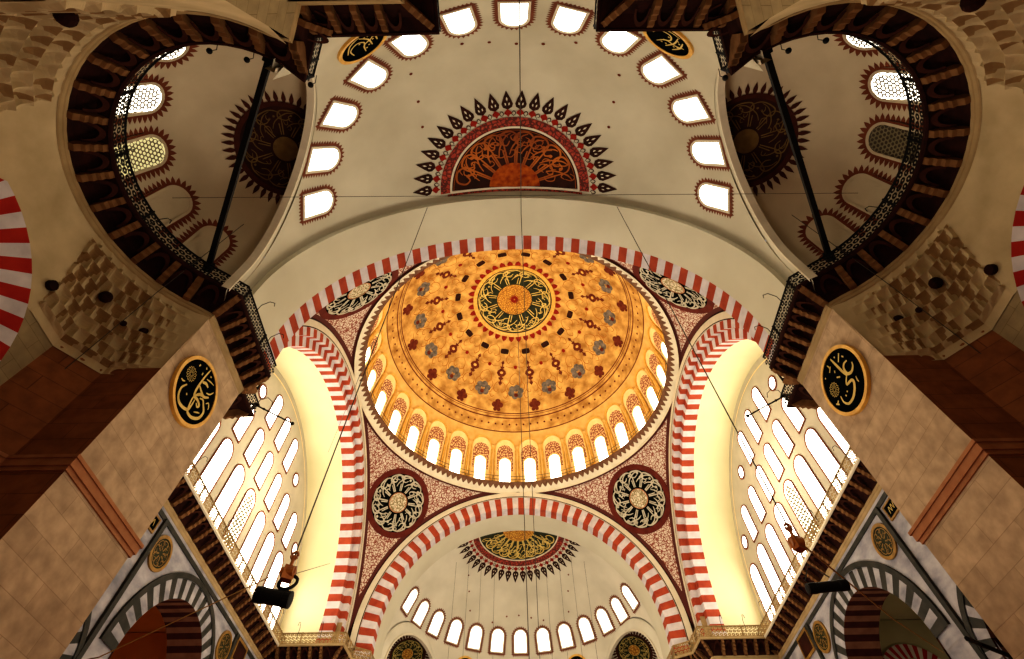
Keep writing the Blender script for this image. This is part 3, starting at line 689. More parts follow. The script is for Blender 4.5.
for sx, ms in ((1, ('ex_bright', 'ex_bright', 'ex_dull', 'plaster_dim', 'plaster_dim', 'plaster_dim')), (-1, ('ex_bright', 'ex_bright', 'ex_dark', 'plaster_dim', 'plaster_dim', 'plaster_dim'))):
    for az, m_ in zip((-145, -120, -96.5, -73, -50, -168), ms):
        wcount += 1; ex_window(sx, az, m_, 'window_%d' % wcount)
# small black spandrel roundels on both half domes
def spandrel_roundel(az, rz, label):
    S = smap(HC, HR, R_(az), R_(74.5 if rz == 0 else 76.5))
    root = empty('spandrel_roundel', (0, 0, 0), label, 'roundel', 'small black roundels low on the half domes')
    b = MB(); b.disc(S, 0, 0, 0, 1.0, .04, 0, n=36); b.build('black_field', ['black'], root)
    b = MB(); b.disc(S, 0, 0, .95, 1.12, .1, 0, n=36, nr=1); b.ringwall(S, 0, 0, 1.12, .1, 0, n=36); b.build('gilt_rim', ['gold'], root)
    b = MB(); rd = random.Random(int(az))
    for pts in ([(-.6, -.3), (-.5, .2), (-.1, .35), (.1, 0), (-.1, -.3)], [(.2, -.6), (.3, 0), (.15, .6)], [(.5, -.5), (.6, 0), (.45, .5)], [(-.2, -.7), (0, -.2), (.4, -.1), (.7, .2)], [(-.7, .1), (-.3, .6), (.2, .7)]): b.ribbon(S, pts, .08, .06)
    for _ in range(7): b.disc(S, rd.uniform(-.6, .6), rd.uniform(-.6, .6), 0, .05, .06, n=6)
    b.build('calligraphy', ['gold_line'], root); root.rotation_euler = (0, 0, rz)
spandrel_roundel(-147.5, 0, 'black and gold roundel peeping below the balcony left of centre, near half dome')
spandrel_roundel(147.5, 0, 'black and gold roundel peeping below the balcony right of centre, near half dome')
# far spandrel roundels sit lower, on the upright part of the half dome wall
spandrel_roundel(-151.5, PI, 'tiny black roundel under the far windows, right of centre at the bottom edge')
spandrel_roundel(151.5, PI, 'tiny black roundel under the far windows, left of centre at the bottom edge')

# ================================================================== BALCONIES
VECS = {(-5.85, -26.75): (-.06, 1.04), (-6.3, -25.9): (-.25, 1.42)}   # the splayed corner piers
def offset_path(path, o):
    # to the left of the travel direction
    out = []; n = len(path)
    for i in range(n):
        def nrm(a, b): dx, dy = b[0] - a[0], b[1] - a[1]; L = math.hypot(dx, dy) or 1; return (dy / L, -dx / L)
        if i == 0: m = nrm(path[0], path[1]); s = 1
        elif i == n - 1: m = nrm(path[-2], path[-1]); s = 1
        else:
            a, b = nrm(path[i - 1], path[i]), nrm(path[i], path[i + 1]); mx, my = a[0] + b[0], a[1] + b[1]; L = math.hypot(mx, my) or 1
            m = (mx / L, my / L); s = 1 / max(.35, m[0] * a[0] + m[1] * a[1])
        k = (round(path[i][0], 2), round(path[i][1], 2))
        if k in VECS and abs(path[i][1]) > 20: m = VECS[k]; s = 1
        out.append((path[i][0] + m[0] * o * s, path[i][1] + m[1] * o * s))
    return out
def along(path, s):
    for i in range(len(path) - 1):
        L = math.dist(path[i], path[i + 1])
        if s <= L or i == len(path) - 2:
            t = s / L if L else 0; return (path[i][0] + (path[i + 1][0] - path[i][0]) * t, path[i][1] + (path[i + 1][1] - path[i][1]) * t), ((path[i + 1][0] - path[i][0]) / L, (path[i + 1][1] - path[i][1]) / L)
        s -= L
def plen(p): return sum(math.dist(p[i], p[i + 1]) for i in range(len(p) - 1))
def sweep(b, path, prof, mi=0):
    offs = [offset_path(path, o) for o, z in prof]
    for k in range(len(prof) - 1):
        for i in range(len(path) - 1):
            b.poly([(*offs[k][i], prof[k][1]), (*offs[k][i + 1], prof[k][1]), (*offs[k + 1][i + 1], prof[k + 1][1]), (*offs[k + 1][i], prof[k + 1][1])], mi)
def balcony(T, path, label, segs, rail_mat='iron', spacing=1.1, mould='moulding_dim', deck='wood', group='bracketed balconies with pierced railings'):
    """path: wall line, room on its left; segs: list of (start index, end index, spacing) for brackets"""
    root = empty('muqarnas_balcony', (0, 0, 0), label, 'balcony', group)
    zc, zd, zr = ZCOR, ZDECK, ZRAIL
    b = MB(T); sweep(b, path, [(0, zc - .24), (.04, zc - .20), (.05, zc - .08), (.08, zc - .05), (.09, zc + .03), (.09, zc + .06), (0.0, zc + .08)])
    b.build('cornice_moulding', [mould], root)
    b = MB(T); sweep(b, path, [(.04, zc + .06), (.10, zc + .32), (.22, zc + .46), (.30, zc + .60), (.42, zd - .06), (.80, zd)], 0)
    sweep(b, path, [(.80, zd), (0, zd + .02)], 0)
    # scooped niches between the brackets
    for i0, i1, sp in segs:
        sub = path[i0:i1 + 1]; L = plen(sub); n = max(1, round(L / sp))
        for k in range(n):
            (x, y), d = along(sub, L * (k + .5) / n); nx, ny = d[1], -d[0]; w = L / n * .34
            pts_o, pts_i = [], []
            for q in range(11):
                a = PI * q / 10; u = w * math.cos(a)
                for lst, s_ in ((pts_o, 1.0), (pts_i, .72)):
                    o_ = .30 + .46 * math.sin(a) * s_ ; z_ = zc + .34 + .42 * math.sin(a) * s_
                    lst.append((x + d[0] * u * s_ + nx * o_, y + d[1] * u * s_ + ny * o_, z_))
            for q in range(10):
                b.poly([pts_o[q], pts_o[q + 1], pts_i[q + 1], pts_i[q]], 1)
    b.build('niche_band', ['wood', 'niche_rim'], root)
    prof = [(.04, zc + .04), (.24, zc + .05), (.33, zc + .22), (.44, zc + .26), (.47, zc + .40), (.58, zc + .44), (.61, zc + .58), (.72, zc + .62), (.76, zd - .04), (.80, zd), (.80, zd + .06), (.10, zd + .06)]
    for i0, i1, sp in segs:
        sub = path[i0:i1 + 1]; L = plen(sub); n = max(1, round(L / sp))
        for k in range(n + 1):
            (x, y), d = along(sub, min(L - 1e-4, max(1e-4, L * k / n)))
            nx, ny = d[1], -d[0]; st = 1.0
            if k in (0, n):      # mitred bracket at a corner
                idx = i0 if k == 0 else i1; q = offset_path(path, 1.0)[idx]; nx, ny = q[0] - path[idx][0], q[1] - path[idx][1]
                x, y = path[idx]; st = min(1.25, math.hypot(nx, ny)); L_ = math.hypot(nx, ny); nx, ny = nx / L_, ny / L_
                if k == 0 and i0 > 0: continue
            tx, ty = -ny, nx; g = MB(T); hw = .085 + .03 * (sp > .9)
            ring = []
            for s_ in (-1, 1):
                ring.append([g.pt((x + nx * o_ * st + tx * s_ * hw, y + ny * o_ * st + ty * s_ * hw, z_)) for o_, z_ in prof])
            m_ = len(prof)
            for i in range(m_): j = (i + 1) % m_; g.f.append([ring[0][i], ring[0][j], ring[1][j], ring[1][i]]); g.m.append(0)
            for s_ in (0, 1):
                g.f.append(ring[s_]); g.m.append(0)
            g.build('bracket', ['bracket'], root)
    b = MB(T); sweep(b, path, [(.72, zd + .02), (.80, zd - .03), (.86, zd + .02), (.86, zd + .13), (.72, zd + .13)]); b.build('deck_edge', [deck], root)
    # pierced railing
    rp = offset_path(path, .80); b = MB(T); hole = .04 if rail_mat == 'iron' else .032
    sweep(b, path, [(.80, zr - .07), (.80, zr + .02)]); top = [(*p, zr) for p in rp]; b.tube(top, .035, 5); b.tube([(*p, zd + .17) for p in rp], .03, 4)
    for i in range(len(rp) - 1):
        L = math.dist(rp[i], rp[i + 1])
        if L < .05: continue
    L = plen(rp); n = max(1, int(L / .27)); rows = 3; ch = (zr - zd - .2) / rows
    for k in range(n):
        (x, y), d = along(rp, L * (k + .5) / n)
        for r in range(rows):
            zz = zd + .18 + ch * (r + .5); uu = (L / n) * .5 * (1 if r % 2 else 0)
            (x, y), d = along(rp, min(L, L * (k + .5) / n + uu))
            pr = [(x + d[0] * .128 * math.cos(a), y + d[1] * .128 * math.cos(a), zz + ch * .47 * math.sin(a)) for a in [2 * PI * t / 8 for t in range(8)]]
            pi_ = [(x + d[0] * hole * math.cos(a), y + d[1] * hole * math.cos(a), zz + ch * hole * 4 * math.sin(a)) for a in [2 * PI * t / 8 for t in range(8)]]
            for t in range(8): b.poly([pr[t], pr[(t + 1) % 8], pi_[(t + 1) % 8], pi_[t]])
        if k % 8 == 0:
            (x, y), d = along(rp, L * (k + .02) / n); b.tube([(x, y, zd + .1), (x, y, zr + .05)], .045, 5)
    b.build('pierced_railing', [rail_mat], root)
    return root
M['niche_rim'] = noisy('dark red niche rims', (0.040, 0.012, 0.007), (0.07, 0.022, 0.011), 3)
def ring_arc(c, r, a0, a1, n): return [(c[0] + r * math.cos(R_(a0 + (a1 - a0) * i / n)), c[1] + r * math.sin(R_(a0 + (a1 - a0) * i / n))) for i in range(n + 1)]
RC = (-9.2, -21.5); RR = 5.1
a_p1 = math.degrees(math.atan2(P1[1] - RC[1], P1[0] - RC[0])); a_p0 = math.degrees(math.atan2(P0[1] - RC[1], P0[0] - RC[0]))  # ~ -57 , ~118
ring = ring_arc(RC, RR, a_p1, a_p0 - 360, 30); ring[-1] = P0
for sx, side in ((1, 'left'), (-1, 'right')):
    T = side_T(sx)
    # near wall stub, corner pier, ring, pier face, steps round the pier, side wall, far corner
    path = [(-3.15, -28.2), (-3.15, -26.75), (-5.85, -26.75)]
    balcony(T, path + [P1], 'short dark balcony section at the top edge, %s of centre' % side, [(0, 1, .8), (1, 2, .75), (2, 3, .42)])
    balcony(T, [P1] + ring[1:] + [(-11.6, -13.3)], 'round balcony ring of dark niches and tan brackets around the %s corner semi dome' % side, [(0, 30, 1.02), (30, 31, .62)])
    p2 = [(-11.6, -13.3), (-13.0, -13.3), (-13.0, -11.9), (-17.5, -11.9)]
    balcony(T, p2, 'dark stepped balcony corner jutting out behind the %s pier' % side, [(0, 1, .7), (1, 2, .7), (2, 3, .75)])
    balcony(T, [(-17.5, -11.9), (-17.5, 10.9)], 'long sunlit balcony under the %s window wall' % side, [(0, 1, 1.0)], 'rail_lit', deck='moulding', mould='moulding_dim')
    balcony(T, [(-17.5, 10.9), (-13.0, 10.9), (-12.9, 12.6), (-11.8, 13.3), (-11.6, 16.9)], 'far corner balcony at the foot of the %s striped arches' % side, [(0, 1, .75), (1, 2, .7), (2, 3, .7), (3, 4, .7)], 'rail_lit', deck='moulding_dim')

# ================================================================== PIERS AND CORNER POCKETS
def wallbox(b, x0, x1, y0, y1, z0, z1, mi=0): b.box(((x0 + x1) / 2, (y0 + y1) / 2, (z0 + z1) / 2), (abs(x1 - x0) / 2, abs(y1 - y0) / 2, (z1 - z0) / 2), mi)
ZL = 14.2
for sx, side in ((1, 'left'), (-1, 'right')):
    T = side_T(sx)
    root = empty('stone_pier', (sx * -12.5, -15.2, 0), 'massive %s pier of pale ashlar carrying a black calligraphy roundel' % side, 'pier', 'great stone piers')
    inv = lambda p: (sx * p[0] + sx * 12.5, p[1] + 15.2, p[2])
    def pq(b, pts, mi=0): b.poly(pts, mi)
    b = MB(inv)
    b.poly([(-11.6, -16.98, 0), (-11.6, -13.3, 0), (-11.6, -13.3, ZCOR), (-11.6, -16.98, ZCOR)])
    b.poly([(-11.6, -13.3, 0), (-13, -13.3, 0), (-13, -13.3, ZCOR), (-11.6, -13.3, ZCOR)]); b.poly([(-13, -13.3, 0), (-13, -11.9, 0), (-13, -11.9, ZCOR), (-13, -13.3, ZCOR)])
    b.poly([(-13, -11.9, 0), (-17.5, -11.9, 0), (-17.5, -11.9, ZCOR), (-13, -11.9, ZCOR)])
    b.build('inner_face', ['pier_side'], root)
    b = MB(inv)
    b.poly([(-11.6, -16.98, 0), (-13.35, -16.98, 0), (-13.35, -16.98, ZL + .3), (-11.6, -16.98, ZL + .3)])
    b.poly([(-13.35, -16.98, 0), (-14.3, -18.1, 0), (-14.3, -18.1, ZL + .3), (-13.35, -16.98, ZL + .3)])
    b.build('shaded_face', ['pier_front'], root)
    b = MB(inv)
    for z0, z1, o_ in ((10.28, 10.40, .05), (10.40, 10.62, .10), (10.62, 10.72, .14)):
        sweep(b, [(-14.3, -18.1), (-13.35, -16.98), (-11.6, -16.98), (-11.6, -13.3), (-13, -13.3), (-13, -11.9)][::-1] if False else [(-14.3, -18.1), (-13.35, -16.98), (-11.6, -16.98), (-11.6, -13.3), (-13.0, -13.3)], [(0, z0), (o_, z0), (o_, z1), (0, z1)])
    b.build('red_string_course', ['band_red'], root)
    # roundel
    cy, cz = (-15.3, 15.3) if sx == 1 else (-15.17, 15.5)
    base = Vector((sx * -11.6, cy, cz)); S = lambda u, v, h: base + Vector((sx * h, u, v))
    r = empty('calligraphic_roundel', (0, 0, 0), ('black roundel with looping gold script on the left pier' if sx == 1 else 'black roundel with angular gold script and two dots on the right pier'), 'roundel')
    b = MB(); b.disc(S, 0, 0, 0, 1.16, .10, 0, n=48); b.ringwall(S, 0, 0, 1.16, .1, 0, n=48); b.build('black_field', ['black'], r)
    b = MB(); b.disc(S, 0, 0, 1.14, 1.27, .13, 0, n=56, nr=1); b.ringwall(S, 0, 0, 1.27, .13, 0, n=56); b.ringwall(S, 0, 0, 1.14, .13, .1, n=56)
    b.build('gilt_rim', ['gold'], r)
    STR = STROKES['L' if sx == 1 else 'R']
    b = MB()
    for k, st in enumerate(STR):
        big = k < (6 if sx == 1 else 3)
        b.ribbon(S, [(p[0] * .93, p[1] * .93) for p in st], (.115 if big else .06), .13 + .002 * k, 0, sub=6, taper=len(st) > 2)
    ru, rv = (-.70, .12) if sx == 1 else (.58, .15); rd = random.Random(2)
    for k in range(14):
        a = 2 * PI * k / 14; b.ribbon(S, [(ru + .05 * math.cos(a), rv + .05 * math.sin(a)), (ru + .2 * math.cos(a), rv + .2 * math.sin(a)), (ru + .27 * math.cos(a + .3), rv + .27 * math.sin(a + .3)), (ru + .2 * math.cos(a + .5), rv + .2 * math.sin(a + .5))], .022, .13)
    b.build('calligraphy', ['gold_line'], r)

    # ---- carved pocket wall under the ring
    b = MB(T)
    def lower(t):   # plan of the pocket at its foot, from the pier corner round to the near wall
        pl = [P0, (-13.35, -16.98), (-14.3, -18.1), (-14.3, -25.4), (-13.35, -26.85), (-9.2, -26.85), (-6.3, -26.85)]
        # parametrise so that the middle matches the ring
        key = [0, .13, .20, .60, .74, .86, 1]
        for i in range(6):
            if t <= key[i + 1] + 1e-9:
                q = (t - key[i]) / (key[i + 1] - key[i]); return (pl[i][0] + (pl[i + 1][0] - pl[i][0]) * q, pl[i][1] + (pl[i + 1][1] - pl[i][1]) * q)
    def upper(t):
        a = R_(a_p0 + (a_p1 + 360 - a_p0) * t); return (RC[0] + RR * math.cos(a), RC[1] + RR * math.sin(a))
    # re-key the ring so that both plans run side by side
    tiers, NU = 8, 240; HZ = ZCOR - .2 - ZL
    def surf(t, w):
        lo, up_ = lower(t), upper(t); gap = math.dist(lo, up_)
        z = ZL + HZ * w
        x, y = lo[0] + (up_[0] - lo[0]) * w ** 1.5, lo[1] + (up_[1] - lo[1]) * w ** 1.5
        amp = min(1.0, max(0, (gap - .25) / .9)) * (1 if .1 < w < .93 else .15)
        if .27 < t < .54 or t > .84: amp *= 0
        k = w * tiers; ti = int(min(k, tiers - 1e-6)); f = k - ti
        cells = 34; s = t * cells + (.5 if ti % 2 else 0); g = s - math.floor(s)
        bowl = (math.sin(PI * g) ** .7) * math.sin(PI * min(1, f * 1.02)) ** .6
        out = .30 * (1 - bowl) * amp
        # towards the room: direction from the pocket wall to the ring centre
        dx, dy = RC[0] - x, RC[1] - y; L = math.hypot(dx, dy) or 1
        return (x + dx / L * (out - .1 * amp), y + dy / L * (out - .1 * amp), z), bowl, amp
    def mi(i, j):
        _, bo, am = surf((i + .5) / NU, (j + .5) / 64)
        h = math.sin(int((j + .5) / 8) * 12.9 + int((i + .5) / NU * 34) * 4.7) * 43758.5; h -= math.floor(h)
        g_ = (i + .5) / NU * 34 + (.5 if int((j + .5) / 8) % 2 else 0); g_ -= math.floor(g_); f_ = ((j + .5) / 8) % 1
        return 1 if (am > .4 and h > .35 and abs(g_ - .5) * 1.6 < f_ * .62) else 0  # triangle of painted shade in randomly picked cells
    b.grid(lambda a, w: surf(a, w)[0], NU, 64, mi)
    mq = b.build('muqarnas_squinch', ['muq', 'muq_shade'])
    tag(mq, 'honeycomb carved stone corner below the %s balcony ring' % side, 'muqarnas', 'carved corners under the balcony rings')
    # two deep holes and bosses
    hb = MB(T)
    for (t, w, r__) in ((.10, .55, .17), (.145, .5, .10), (.19, .62, .20), (.79, .5, .25)):
        p = Vector(surf(t, w)[0]); d = Vector((RC[0] - p.x, RC[1] - p.y, -1.5)).normalized()
        hb = MB(T); hb.ball(p + d * .03, r__, 12); hb.build('deep_hollow', ['wood'], mq)
    # plain wall below with its striped arch
    b = MB(T); ac, az_, ar = -22.75, 11.35, 3.0
    n = 60; ys = [-18.1 - (25.4 - 18.1) * k / n for k in range(n + 1)]
    def top_open(y): d = abs(y - ac); return az_ + math.sqrt(ar * ar - d * d) if d < ar else 0
    for k in range(n):
        for lo_, hi_ in (((top_open(ys[k]), top_open(ys[k + 1])), ZL + .02),):
            b.poly([(-14.3, ys[k], lo_[0]), (-14.3, ys[k + 1], lo_[1]), (-14.3, ys[k + 1], hi_), (-14.3, ys[k], hi_)])
    b.poly([(-14.3, -25.4, 3), (-13.35, -26.85, 3), (-13.35, -26.85, ZL), (-14.3, -25.4, ZL)])
    b.poly([(-13.35, -26.85, 3), (-1, -26.85, 12), (0, -26.85, ZL + .02), (-13.35, -26.85, ZL + .02)])
    b.poly([(-6.3, -26.85, ZL), (-3.15, -26.85, ZL), (-3.15, -26.85, ZCOR), (-6.3, -26.85, ZCOR)])
    b.poly([(-6.3, -25.9, 17.55), (-5.85, -26.75, 17.55), (-6.3, -26.85, ZL)]); b.poly([(-5.85, -26.75, 17.55), (-5.7, -26.86, 17.55), (-6.3, -26.85, ZL)])
    b.poly([(-3.15, -26.85, 12), (-3.15, -28.2, 12), (-3.15, -28.2, ZCOR), (-3.15, -26.85, ZCOR)])
    o = b.build('wall_%s' % ('corner_left' if sx == 1 else 'corner_right'), ['muq_wall'], kind='structure')
    bb = MB(T)
    for y_, z_ in ((-19.68, 15.15), (-24.1, 15.2)): bb.disc(pmap((-14.28, y_, z_), (0, 1, 0), (0, 0, 1), (1, 0, 0)), 0, 0, 0, .16, .14, n=14); bb.ringwall(pmap((-14.28, y_, z_), (0, 1, 0), (0, 0, 1), (1, 0, 0)), 0, 0, .16, .14, 0, n=14)
    bb.build('bronze_boss', ['wood'], o)
    b = MB(T); NV = 30
    def av(r, t): a = PI * t; return (ac + r * math.cos(a), az_ + r * math.sin(a))
    b.grid(lambda t, w: (lambda q: (-14.22, q[0], q[1]))(av(3.0 + 1.25 * w, t)), NV, 1, alt)
    b.grid(lambda t, w: (lambda q: (-14.22 - 1.6 * w, q[0], q[1]))(av(3.0, t)), NV, 1, alt)
    ar_o = b.build('voussoir_arch', ['white', 'red_deep'])
    tag(ar_o, 'crimson and white voussoir arch cut off by the %s edge of the picture' % side, 'arch', 'side gallery arches at the picture edges')
    b = MB(T); b.poly([(-16.2, -17.5, 8), (-16.2, -26, 8), (-16.2, -26, 16), (-16.2, -17.5, 16)]); b.build('wall_%s' % ('gallery_left' if sx == 1 else 'gallery_right'), ['aisle'], kind='structure')
    # iron tie beam in the semi dome
    b = MB(T); p, q = Vector((-7.78, -25.3, 19.55)), Vector((-12.2, -18.1, 19.55)); d = (q - p).normalized(); s_ = Vector((0, 0, 1)).cross(d)
    m_ = (p + q) / 2; L = (q - p).length / 2
    b.box(m_, (L, .09, .10), 0, ax=(d, s_, Vector((0, 0, 1))))
    ro = b.build('iron_tie_beam', ['iron']); tag(ro, 'black iron tie beam spanning the %s balcony ring' % side, 'beam', 'iron tie beams')
    e = MB(T)
    for t in (p, q): e.box(t, (.16, .15, .16), 0, ax=(d, s_, Vector((0, 0, 1))))
    e.build('end_plate', ['iron'], ro)

# near wall between the two short balconies
b = MB(); b.poly([(-6.3, -28.2, 15.2), (6.3, -28.2, 15.2), (6.3, -28.2, 24.4), (-6.3, -28.2, 24.4)])
for sx in (-1, 1):
    b.poly([(sx * 3.15, -26.75, 17), (sx * 6.3, -26.75, 17), (sx * 6.3, -26.75, 20.8), (sx * 3.15, -26.75, 20.8)]); b.poly([(sx * 3.15, -26.75, 17), (sx * 3.15, -28.2, 17), (sx * 3.15, -28.2, 20.8), (sx * 3.15, -26.75, 20.8)])
b.build('wall_near', ['moulding_dim'], kind='structure')

# ================================================================== WINDOW WALLS
def tymp(sx, side):
    global wcount
    T = side_T(sx); X = -17.5
    b = MB(T)
    b.grid(lambda t, w: (lambda q: (X, q[0] * w, ZC - 2 + (q[1] - ZC + 2) * w))(arcp(RI + .05, t, 0, 2.0)), 64, 6)
    o = b.build('wall_%s' % side, ['tympanum'], kind='structure')
    g = MB(T)   # painted line following the arch
    g.grid(lambda t, w: (lambda q: (X + .01, q[0], q[1]))(arcp(RI - .55 + .08 * w, t, 0, 1.5)), 64, 1); g.build('painted_line', ['pale_gold'], o)
    S = pmap((0, 0, 0), (0, 1, 0), (0, 0, 1), (1, 0, 0))
    def win(y, z0, z1, w, mat='pane_side', circ=False, grille=False):
        global wcount
        wcount += 1
        Sx = lambda u, v, h: T(Vector((X, y, 0)) + Vector((h, u, v)))
        if circ:
            a = MB(); a.disc(Sx, 0, z0, w, w + .13, .07, n=24, nr=1); a.ringwall(Sx, 0, z0, w + .13, .07, 0, n=24)
            fr = a.build('window_%d' % wcount, ['outline'], kind='structure'); p = MB(); p.disc(Sx, 0, z0, 0, w, .03, n=24); p.build('pane', [mat], fr); return
        a = MB(); a.band(Sx, archpts(w, z0, z1, 14), archpts(w + .09, z0 - .1, z1 + .10, 14), .07); a.band(Sx, [(-w, z0), (w, z0)], [(-w - .09, z0 - .1), (w + .09, z0 - .1)], .07)
        fr = a.build('window_%d' % wcount, ['outline'], kind='structure')
        p = MB(); p.shape(Sx, archpts(w, z0, z1, 14), .03); p.build('pane', [mat], fr)
        if grille:
            p = MB()
            for i in range(-2, 3):
                for j in range(0, 17):
                    cx, cy = i * .30 + (.15 if j % 2 else 0), z0 + .1 + j * .26
                    if abs(cx) > .62 or cy > z1 - .1 or (cy > z1 - w and math.hypot(cx, cy - z1 + w) > w - .1): continue
                    p.disc(Sx, cx, cy, .090, .178, .06, 0, n=6, nr=1, a0=PI / 6, a1=2 * PI + PI / 6)
            p.build('pierced_grille', ['grille'], fr)
    for k in range(-4, 5): win(k * 2.3 + .1, 19.2, 23.45 if abs(k) < 4 else 23.3, .68, grille=(k == 0))
    for k in range(-3, 4): win(k * 2.25, 24.05, 26.6, .55)
    for s_ in (-1, 1): win(s_ * 8.7, 24.9, 0, .42, circ=True); win(s_ * 4.5, 28.15, 0, .42, circ=True)
    for k in (-1, 0, 1): win(k * 2.25, 27.4, 30.05, .53)
tymp(1, 'left'); tymp(-1, 'right')

# ================================================================== LOWER ARCADES
def arcade(sx, side):
    T = side_T(sx); X = -17.5
    arches = [(0, 12.0, 3.85), (-8.3, 10.2, 1.9), (8.3, 10.2, 1.9)]
    b = MB(T); n = 240; ys = [-11.9 + 22.8 * k / n for k in range(n + 1)]
    def bot(y):
        for ac, az_, r in arches:
            d = abs(y - ac)
            if d < r: return az_ + math.sqrt(r * r - d * d)
        return 0
    for k in range(n): b.poly([(X, ys[k], bot(ys[k])), (X, ys[k + 1], bot(ys[k + 1])), (X, ys[k + 1], ZCOR), (X, ys[k], ZCOR)])
    o = b.build('wall_arcade_%s' % side, ['marble'], kind='structure')
    g = MB(T)
    def strip(y0, z0, y1, z1, w, h=.06):
        d = Vector((0, y1 - y0, z1 - z0)).normalized(); s_ = Vector((1, 0, 0)).cross(d)
        L = math.dist((y0, z0), (y1, z1)) / 2; g.box((X + h / 2, (y0 + y1) / 2, (z0 + z1) / 2), (L, w / 2, h / 2), 0, ax=(d, s_, Vector((1, 0, 0))))
    strip(-11.9, 17.2, 10.9, 17.2, .22)
    for s_ in (-1, 1): strip(s_ * 5.55, 0, s_ * 5.55, 17.2, .26, .14)
    g.build('trim_1' if sx == 1 else 'trim_2', ['marble_dark'], o)
    for ac, az_, r in arches:
        root = empty('striped_arch', (sx * X, ac, 0), {0: 'wide grey and white striped arch in the %s marble wall', -8.3: 'small striped arch half hidden by the %s pier', 8.3: 'small striped arch beyond the wide one in the %s marble wall'}[ac] % side, 'arch', 'grey and white arcade arches')
        iv = lambda p: (sx * (p[0] - X), p[1] - ac, p[2])
        def av(rr, t): a = PI * t; return (ac + rr * math.cos(a), az_ + rr * math.sin(a))
        wv = .9 if r > 3 else .7; nv = 34 if r > 3 else 20
        q = MB(iv); q.grid(lambda t, w: (lambda c: (X + .08, c[0], c[1]))(av(r + wv * w, t)), nv, 1, alt); q.build('voussoirs', ['marble', 'marble_dark'], root)
        q = MB(iv); q.grid(lambda t, w: (lambda c: (X + .12, c[0], c[1]))(av(r + wv + .28 * w, t)), 64, 1); q.grid(lambda t, w: (lambda c: (X + .12 * w, c[0], c[1]))(av(r + wv + .28, t)), 64, 1)
        q.build('dark_hood', ['marble_dark'], root)
        q = MB(iv); q.grid(lambda t, w: (lambda c: (X + .08 - 1.9 * w, c[0], c[1]))(av(r, t)), nv, 1, alt)
        for e in (-1, 1):
            zz = [az_ - .42 * k for k in range(int(az_ / .42))]
            for k in range(len(zz) - 1): q.poly([(X + .08, ac + e * r, zz[k]), (X - 1.82, ac + e * r, zz[k]), (X - 1.82, ac + e * r, zz[k + 1]), (X + .08, ac + e * r, zz[k + 1])], k % 2)
        q.build('striped_underside', ['stripe_brown', 'porphyry'], root)
    # aisle vault and wall seen through the arch
    q = MB(T); amat = 'aisle' if sx == 1 else 'aisle_pale'
    for yy in (-5.2, 5.2): q.poly([(X - 1.8, yy, 0), (X - 8, yy, 0), (X - 8, yy, 17.2), (X - 1.8, yy, 17.2)])
    q.poly([(X - 8, -12, 0), (X - 8, 12, 0), (X - 8, 12, 17.3), (X - 8, -12, 17.3)])
    q.poly([(X - .1, -12, 17.25), (X - 8, -12, 17.25), (X - 8, 12, 17.25), (X - .1, 12, 17.25)])
    q.build('wall_aisle_%s' % side, [amat], kind='structure')
    if sx == -1:
        q = MB(T); q.grid(lambda t, w: (-22.2 + (1.35 + .75 * w) * math.cos(PI * t), 5.1, 13.7 + (1.35 + .75 * w) * math.sin(PI * t)), 26, 1, alt)
        tag(q.build('aisle_arch', ['white', 'red_deep']), 'small crimson and white arch deep inside the right arcade opening', 'arch')
    # roundels in the spandrels and framed panels
    for s_ in (-1, 1):
        for yy, zz, kind in ((4.62, 16.05, 'r'), (6.75, 16.6, 'p')):
            S = lambda u, v, h: T(Vector((X + h, s_ * yy + u, zz + v)))
            where = ('near end' if s_ < 0 else 'far end')
            if kind == 'r':
                r = empty('marble_wall_roundel', (0, 0, 0), 'brown gilt rimmed roundel on the %s marble wall, %s' % (side, where), 'roundel', 'gilt rimmed roundels on the marble walls')
                q = MB(); q.disc(S, 0, 0, 0, .68, .05, n=32); q.build('field', ['green_black'], r)
                q = MB(); q.disc(S, 0, 0, .66, .82, .09, n=32, nr=1); q.ringwall(S, 0, 0, .82, .09, 0, n=32); q.build('gilt_rim', ['gold_dull'], r)
                q = MB(); radial_script(q, S, .14, .58, 8, 0, .04, .07, rnd=random.Random(4), busy=1); q.build('calligraphy', ['gold_dull'], r)
            else:
                r = empty('framed_panel', (0, 0, 0), 'dark rectangular panel in a gilt frame on the %s marble wall, %s' % (side, where), 'panel', 'gilt framed panels on the marble walls')
                w_, h_ = (.75, .28) if s_ < 0 else (.72, .5)
                q = MB(); q.shape(S, [(-w_, -h_), (w_, -h_), (w_, h_), (-w_, h_)], .05); q.build('field', ['black' if s_ < 0 else 'maroon_black'], r)
                q = MB(); o_ = [(-w_, -h_), (w_, -h_), (w_, h_), (-w_, h_), (-w_, -h_)]; q.band(S, o_, [(a * 1.13, c * 1.3) for a, c in o_], .08); q.build('gilt_frame', ['gold_dull'], r)
                if s_ < 0:
                    q = MB()
                    for k in range(5): q.ribbon(S, [(-.5 + .22 * k, -.12), (-.42 + .22 * k, .14), (-.34 + .22 * k, 0), (-.3 + .22 * k, -.14)], .045, .06)
                    q.build('calligraphy', ['gold_line'], r)
M['stripe_brown'] = noisy('brown stone stripe', (0.15, 0.07, 0.045), (0.21, 0.11, 0.07), 2)
arcade(1, 'left'); arcade(-1, 'right')
